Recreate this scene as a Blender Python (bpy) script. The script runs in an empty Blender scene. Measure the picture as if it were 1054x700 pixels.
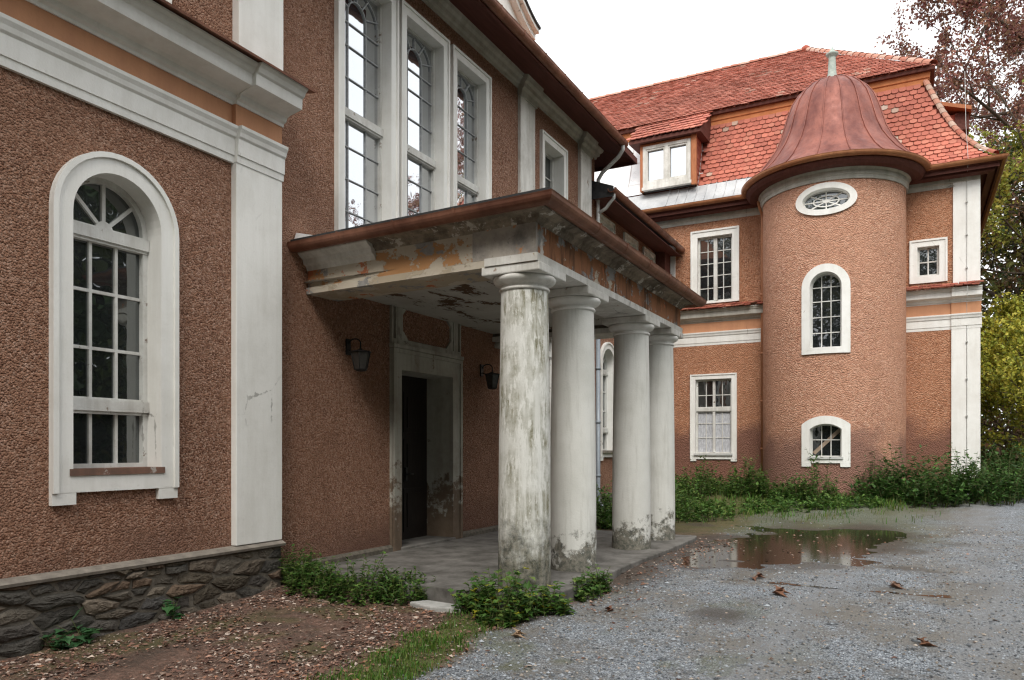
import bpy, bmesh, math, random
from mathutils import Vector, Matrix, noise
from mathutils.geometry import delaunay_2d_cdt
R = math.radians
rnd = random.Random(7)
SC = bpy.context.scene
COL = SC.collection

# ------------------------------------------------------------------ camera
cam_d = bpy.data.cameras.new('camera')
cam_d.sensor_width = 36.0
cam_d.lens = 770 * 36.0 / 1054.0
cam_d.shift_y = 112.0 / 1054.0
cam_d.clip_start = 0.1
cam_d.clip_end = 2000
cam = bpy.data.objects.new('camera', cam_d)
COL.objects.link(cam)
cam.location = (0, 0, 1.6)
cam.rotation_euler = (R(90), 0, math.atan(411 / 770))
SC.camera = cam

# ------------------------------------------------------------------ world / sun / exposure
SUN_DIR = Vector((0.30, -0.85, 0.95)).normalized()      # towards the sun
world = bpy.data.worlds.new('World')
SC.world = world
world.use_nodes = True
wn = world.node_tree
for n in list(wn.nodes): wn.nodes.remove(n)
sky = wn.nodes.new('ShaderNodeTexSky')
sky.sky_type = 'NISHITA'
sky.sun_disc = False
sky.sun_elevation = math.asin(SUN_DIR.z)
sky.sun_rotation = math.atan2(SUN_DIR.x, SUN_DIR.y)
sky.air_density = 1.0
sky.dust_density = 5.0
sky.ozone_density = 1.0
hs = wn.nodes.new('ShaderNodeHueSaturation')
hs.inputs['Saturation'].default_value = 0.16
bg = wn.nodes.new('ShaderNodeBackground')
bg.inputs['Strength'].default_value = 0.13
wo = wn.nodes.new('ShaderNodeOutputWorld')
wn.links.new(sky.outputs[0], hs.inputs['Color'])
# overcast: an even bright cloud deck over the clear-sky model
wtc = wn.nodes.new('ShaderNodeTexCoord')
wno = wn.nodes.new('ShaderNodeTexNoise')
wno.inputs['Scale'].default_value = 2.2
wno.inputs['Detail'].default_value = 4
wn.links.new(wtc.outputs['Generated'], wno.inputs['Vector'])
wcr = wn.nodes.new('ShaderNodeValToRGB')
wcr.color_ramp.elements[0].color = (6.6, 6.8, 7.0, 1)
wcr.color_ramp.elements[1].color = (8.6, 8.6, 8.6, 1)
wn.links.new(wno.outputs['Fac'], wcr.inputs[0])
wmx = wn.nodes.new('ShaderNodeMix')
wmx.data_type = 'RGBA'
wmx.inputs[0].default_value = 0.8
wn.links.new(hs.outputs[0], wmx.inputs[6])
wn.links.new(wcr.outputs[0], wmx.inputs[7])
wn.links.new(wmx.outputs[2], bg.inputs['Color'])
wn.links.new(bg.outputs[0], wo.inputs['Surface'])
sun_d = bpy.data.lights.new('sun', 'SUN')
sun_d.energy = 1.2
sun_d.angle = R(25)
sun_d.color = (1.0, 0.95, 0.87)
sun = bpy.data.objects.new('sun', sun_d)
COL.objects.link(sun)
sun.rotation_euler = SUN_DIR.to_track_quat('Z', 'Y').to_euler()
SC.view_settings.view_transform = 'Standard'
SC.view_settings.look = 'None'
SC.view_settings.exposure = 0.86
SC.view_settings.gamma = 1.0
SC.view_settings.use_curve_mapping = False
SC.cycles.max_bounces = 6
SC.cycles.diffuse_bounces = 3
SC.cycles.use_denoising = True
SC.cycles.filter_width = 1.25
SC.cycles.sample_clamp_indirect = 6.0

# ------------------------------------------------------------------ materials
class NB:
    """small helper for building node materials"""
    def __init__(self, name):
        self.m = bpy.data.materials.new(name)
        self.m.use_nodes = True
        self.t = self.m.node_tree
        for n in list(self.t.nodes): self.t.nodes.remove(n)
        self.out = self.t.nodes.new('ShaderNodeOutputMaterial')
        self.b = self.t.nodes.new('ShaderNodeBsdfPrincipled')
        self.t.links.new(self.b.outputs[0], self.out.inputs[0])
        self.tc = self.t.nodes.new('ShaderNodeTexCoord')
        self.geo = self.t.nodes.new('ShaderNodeNewGeometry')
        self.P = self.geo.outputs['Position']
    def put(self, sock, v):
        if v is None: return
        if hasattr(v, 'links') or isinstance(v, bpy.types.NodeSocket):
            self.t.links.new(v, sock)
        else:
            if hasattr(sock, 'default_value'):
                try: sock.default_value = v
                except Exception: sock.default_value = (*v, 1.0)
    def noise(self, scale, detail=4, rough=0.55, vec=None, dist=0.0):
        n = self.t.nodes.new('ShaderNodeTexNoise')
        n.inputs['Scale'].default_value = scale
        n.inputs['Detail'].default_value = detail
        n.inputs['Roughness'].default_value = rough
        n.inputs['Distortion'].default_value = dist
        self.t.links.new(vec or self.P, n.inputs['Vector'])
        return n.outputs['Fac']
    def voro(self, scale, vec=None, out='Distance', feature='F1', rnd_=1.0):
        n = self.t.nodes.new('ShaderNodeTexVoronoi')
        n.feature = feature
        n.inputs['Scale'].default_value = scale
        n.inputs['Randomness'].default_value = rnd_
        self.t.links.new(vec or self.P, n.inputs['Vector'])
        return n.outputs[out]
    def scalev(self, v, s):
        n = self.t.nodes.new('ShaderNodeMapping')
        n.inputs['Scale'].default_value = s
        self.t.links.new(v, n.inputs['Vector'])
        return n.outputs[0]
    def ramp(self, fac, stops, interp='LINEAR'):
        n = self.t.nodes.new('ShaderNodeValToRGB')
        cr = n.color_ramp
        cr.interpolation = interp
        while len(cr.elements) < len(stops): cr.elements.new(0.5)
        for e, (p, c) in zip(cr.elements, stops):
            e.position = p
            e.color = (c, c, c, 1) if isinstance(c, (int, float)) else (*c, 1)
        self.t.links.new(fac, n.inputs[0])
        return n.outputs[0]
    def mix(self, fac, a, b, mode='MIX'):
        n = self.t.nodes.new('ShaderNodeMix')
        n.data_type = 'RGBA'
        n.blend_type = mode
        n.clamp_factor = True
        self.put(n.inputs[0], fac)
        for s, v in ((n.inputs[6], a), (n.inputs[7], b)):
            if isinstance(v, tuple) and len(v) == 3: v = (*v, 1.0)
            self.put(s, v)
        return n.outputs[2]
    def math(self, op, a, b=None, clamp=False):
        n = self.t.nodes.new('ShaderNodeMath')
        n.operation = op
        n.use_clamp = clamp
        self.put(n.inputs[0], a)
        if b is not None: self.put(n.inputs[1], b)
        return n.outputs[0]
    def sep(self, v):
        n = self.t.nodes.new('ShaderNodeSeparateXYZ')
        self.t.links.new(v, n.inputs[0])
        return n.outputs
    def attr(self, name, out='Color'):
        n = self.t.nodes.new('ShaderNodeAttribute')
        n.attribute_name = name
        return n.outputs[out]
    def bump(self, h, strength=0.5, dist=0.02, prev=None):
        n = self.t.nodes.new('ShaderNodeBump')
        n.inputs['Strength'].default_value = strength
        n.inputs['Distance'].default_value = dist
        self.t.links.new(h, n.inputs['Height'])
        if prev is not None: self.t.links.new(prev, n.inputs['Normal'])
        return n.outputs[0]
    def done(self, color=None, rough=0.8, normal=None, metallic=0.0, spec=0.3):
        if isinstance(color, tuple) and len(color) == 3: color = (*color, 1.0)
        self.put(self.b.inputs['Base Color'], color)
        self.put(self.b.inputs['Roughness'], rough)
        self.put(self.b.inputs['Metallic'], metallic)
        self.put(self.b.inputs['Specular IOR Level'], spec)
        if normal is not None: self.t.links.new(normal, self.b.inputs['Normal'])
        return self.m

def mat_roughcast(name, base, light, dark, scale=34, strength=1.0, damp=None, damp_z=0.0, damp_w=1.0, patch=None):
    n = NB(name)
    wv = n.t.nodes.new('ShaderNodeVectorMath'); wv.operation = 'ADD'
    wn_ = n.t.nodes.new('ShaderNodeTexNoise'); wn_.inputs['Scale'].default_value = scale * 1.1
    n.t.links.new(n.P, wn_.inputs['Vector'])
    ws = n.t.nodes.new('ShaderNodeVectorMath'); ws.operation = 'SCALE'; ws.inputs['Scale'].default_value = .5 / scale
    n.t.links.new(wn_.outputs['Color'], ws.inputs[0]); n.t.links.new(n.P, wv.inputs[0]); n.t.links.new(ws.outputs[0], wv.inputs[1])
    P2 = wv.outputs[0]
    g1 = n.voro(scale, P2)
    g2 = n.noise(scale * 1.5, 3, 0.65)
    h = n.math('ADD', n.math('MULTIPLY', g1, -1.3), n.math('MULTIPLY', g2, .8))
    h = n.math('ADD', h, n.math('MULTIPLY', n.noise(scale * .22, 4, .6), .8))
    gc = n.sep(n.voro(scale, P2, out='Color'))[0]
    sp = n.noise(scale * 2.0, 3, 0.65)
    c = n.ramp(gc, [(0.05, dark), (0.38, base), (0.68, base), (0.95, light)])
    c = n.mix(n.ramp(sp, [(0.40, 0.0), (0.66, .55)]), c, dark)
    c = n.mix(n.ramp(n.noise(scale * .35, 4, .65), [(0.5, 0.0), (0.7, .4)]), c, light)
    big = n.noise(0.55, 5, 0.6)
    c = n.mix(n.ramp(big, [(0.35, 0.0), (0.7, 0.55)]), c, base)
    c = n.mix(n.ramp(n.noise(1.7, 6, 0.7), [(0.5, 0.0), (0.72, 0.35)]), c, tuple(x * 0.55 for x in base))
    v = n.scalev(n.P, (3.0, 3.0, 0.25))
    c = n.mix(n.ramp(n.noise(1.6, 5, 0.65, v), [(0.55, 0.0), (0.8, 0.35)]), c, tuple(x * 0.6 for x in base))
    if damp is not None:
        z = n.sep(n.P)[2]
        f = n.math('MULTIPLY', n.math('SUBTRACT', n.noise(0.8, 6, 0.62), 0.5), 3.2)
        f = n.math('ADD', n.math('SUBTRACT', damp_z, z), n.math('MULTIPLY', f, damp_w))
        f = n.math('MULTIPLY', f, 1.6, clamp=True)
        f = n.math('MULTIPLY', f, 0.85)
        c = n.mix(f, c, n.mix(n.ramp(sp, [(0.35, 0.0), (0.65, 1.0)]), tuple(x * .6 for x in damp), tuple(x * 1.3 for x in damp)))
    if patch is not None:
        f = n.ramp(n.noise(0.9, 7, 0.68), [(0.60, 0.0), (0.64, 0.8)])
        c = n.mix(f, c, patch)
    return n.done(c, 0.92, n.bump(h, strength, 0.026), spec=0.15)

def mat_paint(name, base, grime, amount=0.5, streak=True, chips=None, chip_lo=0.66, rough=0.75, peel=None):
    n = NB(name)
    v = n.scalev(n.P, (5, 5, 0.5))
    c = n.mix(n.ramp(n.noise(1.3, 6, 0.65, v), [(0.42, 0.0), (0.78, amount)]), base, grime) if streak else base
    c = n.mix(n.ramp(n.noise(2.2, 6, 0.7), [(0.45, 0.0), (0.75, amount)]), c, grime)
    c = n.mix(n.ramp(n.noise(28, 3, 0.6), [(0.62, 0.0), (0.8, amount * .8)]), c, grime)
    ck = n.voro(1.3, n.scalev(n.P, (1, 1, .7)), feature='DISTANCE_TO_EDGE')
    ck = n.math('ADD', ck, n.math('MULTIPLY', n.math('SUBTRACT', n.noise(9, 5, .7), .5), .10))
    cm = n.math('MULTIPLY', n.ramp(ck, [(0.0, .8), (.008, 0.0)]), n.ramp(n.noise(.9, 3, .5), [(.57, 0), (.66, .8)]))
    c = n.mix(cm, c, tuple(x * .45 for x in grime))
    if chips is not None:
        c = n.mix(n.ramp(n.noise(3.6, 8, 0.72), [(chip_lo, 0.0), (chip_lo + .02, 0.9)]), c, chips)
    if peel is not None:      # paint lost from the rain-splashed foot, with a ragged edge
        f = n.math('ADD', n.math('SUBTRACT', peel[0], n.sep(n.P)[2]), n.math('MULTIPLY', n.math('SUBTRACT', n.noise(3.4, 9, .74), .5), 4.0))
        c = n.mix(n.math('MULTIPLY', f, 4.0, clamp=True), c, n.mix(n.noise(7, 6, .7), peel[1], peel[2]))
    h = n.math('ADD', n.noise(60, 3, 0.6), n.math('MULTIPLY', n.noise(6, 4, 0.6), 1.5))
    return n.done(c, rough, n.bump(h, 0.25, 0.006), spec=0.25)

def mat_column(name, moss):
    n = NB(name)
    v = n.scalev(n.P, (9, 9, 0.8))
    st = n.noise(1.1, 8, 0.72, v)
    c = n.mix(n.ramp(n.noise(2.0, 5, .6), [(.4, 0.0), (.75, .5)]), (0.72, 0.72, 0.68), (0.48, 0.48, 0.43))
    if moss:
        side = n.ramp(n.noise(1.7, 6, .7), [(0.40, 0.05), (0.60, 1.0)])
        f = n.math('MULTIPLY', n.ramp(st, [(0.39, 0.0), (0.56, 0.95)]), side)
        c = n.mix(f, c, n.mix(n.noise(7, 4, .6), (0.10, 0.10, 0.04), (0.25, 0.22, 0.13)))
        c = n.mix(n.ramp(n.noise(6.5, 8, .75, n.scalev(n.P, (3, 3, .7))), [(.52, 0), (.56, .8)]), c, (0.74, .74, .70))
    else:
        c = n.mix(n.ramp(st, [(0.5, 0.0), (0.75, 0.55)]), c, (0.36, 0.35, 0.30))
    z = n.sep(n.P)[2]
    f = n.math('ADD', n.math('SUBTRACT', 0.56 if not moss else 0.95, z), n.math('MULTIPLY', n.math('SUBTRACT', n.noise(5, 8, .72), 0.5), 1.7))
    f = n.math('MULTIPLY', f, 6.0 if not moss else 2.2, clamp=True)
    f = n.math('MULTIPLY', f, 0.88)
    c = n.mix(f, c, n.mix(n.ramp(n.noise(16, 7, .75), [(.40, 0), (.62, 1)]), (0.022, 0.026, 0.014), (0.22, 0.20, 0.155)))
    h = n.math('ADD', n.noise(45, 4, .65), n.math('MULTIPLY', f, -0.6))
    return n.done(c, 0.8, n.bump(h, 0.45, 0.008), spec=0.25)

def mat_peeled(name, paint, amount=0.5, stain=False):
    """ochre stucco fascia with the paint fallen off in large flakes"""
    n = NB(name)
    c = n.mix(n.noise(1.6, 5, .6), paint, tuple(x * 0.7 for x in paint))
    p1 = n.noise(1.5, 9, .66, n.scalev(n.P, (1, 1, 1.6)))
    c = n.mix(n.ramp(p1, [(0.53 - amount * .1, 0.0), (0.545 - amount * .1, 1.0)]), c, n.mix(n.noise(5, 6, .7), (0.46, 0.38, 0.28), (0.62, 0.58, 0.50)))
    p2 = n.noise(2.3, 9, .7, n.scalev(n.P, (1.0, 1.0, 1.4)))
    c = n.mix(n.ramp(p2, [(0.57, 0.0), (0.58, 1.0)]), c, n.mix(n.noise(14, 5, .7), (0.16, 0.155, 0.15), (0.44, 0.43, 0.41)))
    c = n.mix(n.ramp(n.noise(2.9, 9, .7), [(0.61, 0.0), (0.62, 1.0)]), c, (0.50, 0.18, 0.09))
    if stain:
        v = n.scalev(n.P, (2.6, 2.6, .5))
        c = n.mix(n.ramp(n.noise(1.2, 7, .7, v), [(.5, 0), (.62, .85)]), c, (0.05, 0.04, 0.032))
        c = n.mix(n.ramp(n.noise(2.0, 7, .7, n.scalev(n.P, (3, 3, .9))), [(.63, 0), (.65, .9)]), c, (0.60, 0.57, 0.52))
    h = n.math('ADD', n.ramp(p1, [(0.53 - amount * .1, 1.0), (0.55 - amount * .1, 0.2)]), n.math('MULTIPLY', n.noise(30, 5, .65), 0.5))
    return n.done(c, 0.9, n.bump(h, 0.6, 0.012), spec=0.15)

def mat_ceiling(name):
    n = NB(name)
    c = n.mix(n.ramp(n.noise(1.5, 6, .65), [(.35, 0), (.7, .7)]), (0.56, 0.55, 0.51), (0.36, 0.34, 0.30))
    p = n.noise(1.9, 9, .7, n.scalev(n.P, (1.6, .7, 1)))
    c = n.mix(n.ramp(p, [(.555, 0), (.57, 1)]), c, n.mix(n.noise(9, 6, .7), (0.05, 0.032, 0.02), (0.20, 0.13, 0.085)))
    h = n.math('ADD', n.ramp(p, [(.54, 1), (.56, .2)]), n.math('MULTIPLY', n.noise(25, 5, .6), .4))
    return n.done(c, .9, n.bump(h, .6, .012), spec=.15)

def mat_metal(name, a, b, rough=0.45, metallic=0.6, bump_s=0.15):
    n = NB(name)
    c = n.mix(n.ramp(n.noise(2.2, 6, .65, n.scalev(n.P, (1, 1, .35))), [(.35, 0), (.7, 1)]), a, b)
    c = n.mix(n.ramp(n.noise(18, 4, .6), [(.55, 0), (.75, .45)]), c, tuple(x * .55 for x in a))
    r = n.ramp(n.noise(5, 4, .6), [(.3, rough - .1), (.7, rough + .15)])
    return n.done(c, r, n.bump(n.noise(4, 4, .5), bump_s, 0.02), metallic=metallic, spec=.4)

def mat_simple(name, a, b, scale=12, rough=0.8, bump_s=0.3, dist=0.006, spec=0.25, stretch=None):
    n = NB(name)
    v = n.scalev(n.P, stretch) if stretch else None
    f = n.noise(scale, 6, .65, v)
    c = n.mix(n.ramp(f, [(.32, 0), (.68, 1)]), a, b)
    return n.done(c, rough, n.bump(f, bump_s, dist), spec=spec)

def mat_glass(name, refl, tint, rough=0.015, wob=0.12, body=(0.010, 0.012, 0.013)):
    n = NB(name)
    h = n.noise(2.4, 2, .5)
    nr = n.bump(h, wob, 0.02)
    n.done(n.mix(n.ramp(n.noise(3.0, 5, .7), [(.5, 0), (.85, .5)]), body, tuple(x * 3 + .01 for x in body)), 0.25, None, spec=0.3)
    gl = n.t.nodes.new('ShaderNodeBsdfGlossy')
    gl.inputs['Color'].default_value = (*tint, 1)
    gl.inputs['Roughness'].default_value = rough
    n.t.links.new(nr, gl.inputs['Normal'])
    fr = n.t.nodes.new('ShaderNodeLayerWeight')
    fr.inputs['Blend'].default_value = 0.35
    mx = n.t.nodes.new('ShaderNodeMixShader')
    fac = n.math('ADD', n.math('MULTIPLY', fr.outputs['Fresnel'], 0.5), refl, clamp=True)
    n.t.links.new(fac, mx.inputs[0])
    n.t.links.new(n.b.outputs[0], mx.inputs[1])
    n.t.links.new(gl.outputs[0], mx.inputs[2])
    n.t.links.new(mx.outputs[0], n.out.inputs[0])
    return n.m

def mat_tint(name, rough=0.8, noise_scale=40, bump_s=0.3, dist=0.005, spec=0.25, var=0.35, transl=0.0):
    """colour comes from the per-piece 'tint' attribute (each tile, leaf or stone has its own)"""
    n = NB(name)
    c = n.attr('tint')
    f = n.noise(noise_scale, 4, .65)
    c = n.mix(var, c, n.mix(f, (0.1, 0.1, 0.1), (0.9, 0.9, 0.9)), 'OVERLAY')
    m = n.done(c, rough, n.bump(f, bump_s, dist), spec=spec)
    if transl > 0:
        tr = n.t.nodes.new('ShaderNodeBsdfTranslucent')
        n.t.links.new(c, tr.inputs['Color'])
        mx = n.t.nodes.new('ShaderNodeMixShader')
        mx.inputs[0].default_value = transl
        n.t.links.new(n.b.outputs[0], mx.inputs[1])
        n.t.links.new(tr.outputs[0], mx.inputs[2])
        n.t.links.new(mx.outputs[0], n.out.inputs[0])
    return m

M = {}
M['rc_near'] = mat_roughcast('roughcast_brown', (0.46, 0.248, 0.162), (0.70, 0.475, 0.365), (0.18, 0.08, 0.05), 60, 1.0, damp=(0.24, .135, .10), damp_z=0.85, damp_w=.5)
M['rc_porch'] = mat_roughcast('roughcast_porch', (0.33, 0.17, 0.10), (0.48, 0.29, 0.2), (0.14, 0.06, 0.035), 34, 0.9)
M['rc_far'] = mat_roughcast('roughcast_orange', (0.58, 0.28, 0.16), (0.72, 0.44, 0.30), (0.32, 0.14, 0.08), 38, 1.0, damp=(0.25, .125, .095), damp_z=2.5, damp_w=1.0)
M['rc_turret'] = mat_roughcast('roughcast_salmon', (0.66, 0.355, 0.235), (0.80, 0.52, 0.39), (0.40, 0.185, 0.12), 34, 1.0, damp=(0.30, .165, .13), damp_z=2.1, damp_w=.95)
M['ochre'] = mat_paint('ochre_stucco', (0.52, 0.26, 0.14), (0.36, 0.17, 0.10), 0.5)
M['white'] = mat_paint('white_plaster', (0.84, 0.835, 0.80), (0.50, 0.48, 0.42), 0.30)
M['white_worn'] = mat_paint('worn_white_plaster', (0.76, 0.75, 0.71), (0.37, 0.35, 0.30), 0.7, chips=(0.33, 0.24, 0.18), chip_lo=0.64)
M['white_far'] = mat_paint('bright_white_plaster', (0.85, 0.85, 0.82), (0.55, 0.52, 0.46), 0.35, chips=(0.42, 0.34, .28), chip_lo=0.69)
M['grey_mould'] = mat_paint('grey_moulding', (0.52, 0.51, 0.46), (0.28, 0.26, 0.21), 0.7)
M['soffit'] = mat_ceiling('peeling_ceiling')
M['mould_rot'] = mat_paint('rotten_moulding', (0.30, 0.25, 0.19), (0.035, 0.027, 0.02), 1.0, chips=(0.55, 0.52, .46), chip_lo=.57)
M['fascia'] = mat_peeled('flaking_fascia', (0.56, 0.30, 0.14), 0.62)
M['fascia_grey'] = mat_paint('bare_render', (0.44, 0.40, 0.35), (0.13, 0.125, 0.12), 1.0, streak=False, chips=(0.52, 0.24, .11), chip_lo=.58)
M['fascia_side'] = mat_peeled('brown_fascia', (0.37, 0.17, 0.088), -0.75, stain=True)
M['arch_front'] = mat_peeled('worn_front_band', (0.52, 0.44, 0.33), 0.4)
M['window_paint'] = mat_paint('old_window_paint', (0.70, 0.70, 0.67), (0.32, 0.29, 0.25), 0.6, chips=(0.22, 0.17, 0.13), chip_lo=.62)
M['lead'] = mat_simple('lead_came', (0.30, 0.31, 0.32), (0.45, 0.46, 0.46), 20, .5)
M['copper'] = mat_metal('brown_copper', (0.15, 0.062, 0.040), (0.32, 0.15, 0.095), .45, .4, .3)
M['copper_roof'] = mat_metal('copper_sheet', (0.15, 0.046, 0.036), (0.34, 0.125, 0.09), .5, .25, .9)
M['gutter_far'] = mat_metal('ochre_copper_gutter', (0.30, 0.12, 0.055), (0.48, 0.22, 0.10), .45, .4)
M['soffit_wood'] = mat_simple('soffit_boards', (0.085, 0.028, 0.020), (0.13, 0.045, 0.034), 4, .7, .3, .01, stretch=(4, .4, 4))
M['sheet'] = mat_metal('pale_sheet_metal', (0.74, 0.75, 0.76), (0.86, 0.87, 0.87), .35, .15, .25)
M['sheet_grey'] = mat_metal('grey_zinc_sheet', (0.42, 0.43, 0.44), (0.62, 0.63, 0.63), .5, .25, .35)
M['brown_sill'] = mat_paint('flaking_brown_sill', (0.22, 0.12, 0.085), (0.08, 0.06, 0.05), .8, chips=(.45, .42, .38), chip_lo=.6)
M['pipe_white'] = mat_metal('white_zinc_pipe', (0.52, 0.53, 0.52), (0.66, 0.66, 0.64), .5, .2)
M['pipe_grey'] = mat_metal('grey_blue_pipe', (0.20, 0.235, 0.27), (0.28, 0.31, 0.34), .5, .2)
M['pipe_orange'] = mat_metal('orange_pipe', (0.42, 0.19, 0.10), (0.58, 0.27, 0.14), .55, .1)
M['patina'] = mat_simple('patina', (0.30, 0.36, 0.32), (0.45, 0.50, 0.45), 14, .6)
M['bitumen'] = mat_simple('bitumen_sheet', (0.025, 0.025, 0.027), (0.05, 0.05, 0.05), 8, .7)
M['glass_sky'] = mat_glass('leaded_glass', 0.62, (0.93, 0.96, 1.0))
M['glass_dark'] = mat_glass('dark_window_glass', 0.16, (0.9, 0.95, 0.95), wob=.2)
M['glass_far'] = mat_glass('far_window_glass', 0.13, (0.92, 0.95, 0.97), wob=.25)
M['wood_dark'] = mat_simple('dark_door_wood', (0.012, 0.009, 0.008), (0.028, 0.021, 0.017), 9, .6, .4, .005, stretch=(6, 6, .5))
M['wood_frame'] = mat_simple('rust_brown_wood', (0.33, 0.115, 0.05), (0.46, 0.18, 0.08), 9, .65, .3, .004, stretch=(4, 4, .6))
M['ochre_wood'] = mat_simple('ochre_board', (0.46, 0.155, 0.06), (0.60, 0.23, 0.09), 5, .7, .2)
M['iron'] = mat_simple('black_iron', (0.012, 0.012, 0.013), (0.03, 0.028, 0.026), 30, .5, .3, .003, spec=.4)
M['lamp_glass'] = mat_simple('dusty_lamp_glass', (0.035, 0.033, 0.03), (0.075, 0.07, 0.065), 9, .25, .05, .002, spec=.5)
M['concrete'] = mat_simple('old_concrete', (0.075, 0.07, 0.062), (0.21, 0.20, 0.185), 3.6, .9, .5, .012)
M['mortar'] = mat_simple('earthy_mortar', (0.085, 0.074, 0.06), (0.18, 0.16, 0.13), 16, .95, .6, .012)
M['ledge'] = mat_simple('cement_ledge', (0.16, 0.14, 0.12), (0.28, 0.25, 0.21), 9, .95, .5, .01)
M['stone'] = mat_tint('rubble_stone', .9, 26, .9, .018, .2, .7)
M['tile'] = mat_tint('clay_tile', .75, 30, .3, .004, .25, .35)
M['leaf'] = mat_tint('leaf', .55, 30, .2, .003, .3, .25, .3)
M['bark'] = mat_simple('bark', (0.06, 0.045, 0.035), (0.14, 0.11, 0.085), 8, .9, .8, .02, stretch=(4, 4, .7))
M['litter'] = mat_tint('dry_leaf', .85, 40, .2, .002, .2, .3)
M['pebble'] = mat_tint('pebble', .8, 60, .2, .002, .3, .3)
M['curtain'] = mat_simple('lace_curtain', (0.36, 0.37, 0.40), (0.60, 0.61, 0.64), 10, .9, .5, .03, stretch=(3, 3, 1.2))
M['old_board'] = mat_simple('grey_board', (0.20, 0.15, 0.11), (0.32, 0.25, 0.19), 8, .85, .3)

# ------------------------------------------------------------------ mesh helpers
class MB:
    def __init__(self, tint=False):
        self.v, self.f, self.c, self.sm = [], [], [], []
        self.tint = tint
    def add(self, verts, faces, col=(.5, .5, .5), smooth=False):
        o = len(self.v)
        self.v.extend(verts)
        for f in faces:
            self.f.append(tuple(i + o for i in f))
            self.sm.append(smooth)
        if self.tint: self.c.extend([col] * len(verts))
    def build(self, name, mat, parent=None):
        me = bpy.data.meshes.new(name)
        me.from_pydata([tuple(p) for p in self.v], [], self.f)
        if any(self.sm): me.polygons.foreach_set('use_smooth', self.sm)
        if self.tint:
            a = me.color_attributes.new('tint', 'FLOAT_COLOR', 'POINT')
            flat = []
            for c in self.c: flat.extend((c[0], c[1], c[2], 1.0))
            a.data.foreach_set('color', flat)
        me.materials.append(mat)
        me.validate()
        me.update()
        o = bpy.data.objects.new(name, me)
        COL.objects.link(o)
        if parent is not None:
            o.parent = parent
            pl = Vector(parent_world(parent))
            if pl.length > 0:
                for v in me.vertices: v.co -= pl
        return o

def parent_world(o):
    p = Vector((0, 0, 0))
    while o is not None:
        p += o.location
        o = o.parent
    return p

def tag(o, label, cat, group=None, kind=None):
    if label: o['label'] = label
    if cat: o['category'] = cat
    if group: o['group'] = group
    if kind: o['kind'] = kind
    return o

def thing(name, label, cat, loc, group=None):
    o = bpy.data.objects.new(name, None)
    COL.objects.link(o)
    o.location = loc
    o.empty_display_size = 0.2
    return tag(o, label, cat, group)

def wall_x(X0):      # faces +x, s runs along +y
    return lambda s, z, d: (X0 + d, s, z)
def wall_y(Y0):      # faces -y, s runs along +x
    return lambda s, z, d: (s, Y0 - d, z)
def wall_yb(Y0):     # faces +y
    return lambda s, z, d: (-s, Y0 + d, z)
def wall_cyl(cx, cy, r):
    return lambda s, z, d: (cx + (r + d) * math.sin(s / r), cy - (r + d) * math.cos(s / r), z)

def subdiv(loop, step):
    if not step: return list(loop)
    out = []
    for i, a in enumerate(loop):
        b = loop[(i + 1) % len(loop)]
        n = max(1, int(math.ceil(abs(b[0] - a[0]) / step)))
        for k in range(n):
            t = k / n
            out.append((a[0] + (b[0] - a[0]) * t, a[1] + (b[1] - a[1]) * t))
    return out

def pip(x, y, poly):
    c = False
    j = len(poly) - 1
    for i in range(len(poly)):
        xi, yi = poly[i]; xj, yj = poly[j]
        if (yi > y) != (yj > y) and x < (xj - xi) * (y - yi) / (yj - yi) + xi: c = not c
        j = i
    return c

def flat_wall(mb, mp, outer, holes, d=0.0, step=0, smooth=False):
    pts, edges = [], []
    for lp in [outer] + list(holes):
        lp = subdiv(lp, step)
        o = len(pts)
        pts += [Vector(p) for p in lp]
        edges += [(o + i, o + (i + 1) % len(lp)) for i in range(len(lp))]
    if step:
        s0 = min(p[0] for p in outer); s1 = max(p[0] for p in outer)
        z0 = min(p[1] for p in outer); z1 = max(p[1] for p in outer)
        nz = max(1, int((z1 - z0) / 0.5))
        ns = max(1, int((s1 - s0) / step))
        for i in range(1, ns):
            for k in range(1, nz):
                pts.append(Vector((s0 + (s1 - s0) * i / ns, z0 + (z1 - z0) * k / nz + 0.01)))
    V, E_, F, *_ = delaunay_2d_cdt(pts, edges, [], 0, 1e-5)
    fs = []
    for f in F:
        cx = sum(V[i].x for i in f) / len(f); cy = sum(V[i].y for i in f) / len(f)
        if not pip(cx, cy, outer): continue
        if any(pip(cx, cy, h) for h in holes): continue
        a, b, c = (V[i] for i in f[:3])
        if (b.x - a.x) * (c.y - a.y) - (b.y - a.y) * (c.x - a.x) < 0: f = list(reversed(f))
        fs.append(tuple(f))
    mb.add([mp(p.x, p.y, d) for p in V], fs, smooth=smooth)

def prism(mb, mp, poly, d0, d1, col=(.5, .5, .5), step=0, back=True):
    a = sum(poly[i][0] * poly[(i + 1) % len(poly)][1] - poly[(i + 1) % len(poly)][0] * poly[i][1] for i in range(len(poly)))
    if a < 0: poly = list(reversed(poly))
    poly = subdiv(poly, step)
    n = len(poly)
    vs = [mp(s, z, d1) for s, z in poly] + [mp(s, z, d0) for s, z in poly]
    fs = [tuple(range(n))]
    if back: fs.append(tuple(range(2 * n - 1, n - 1, -1)))
    for i in range(n):
        j = (i + 1) % n
        fs.append((i, n + i, n + j, j))
    mb.add(vs, fs, col)

def rect(s0, s1, z0, z1):
    return [(s0, z0), (s1, z0), (s1, z1), (s0, z1)]

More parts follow.
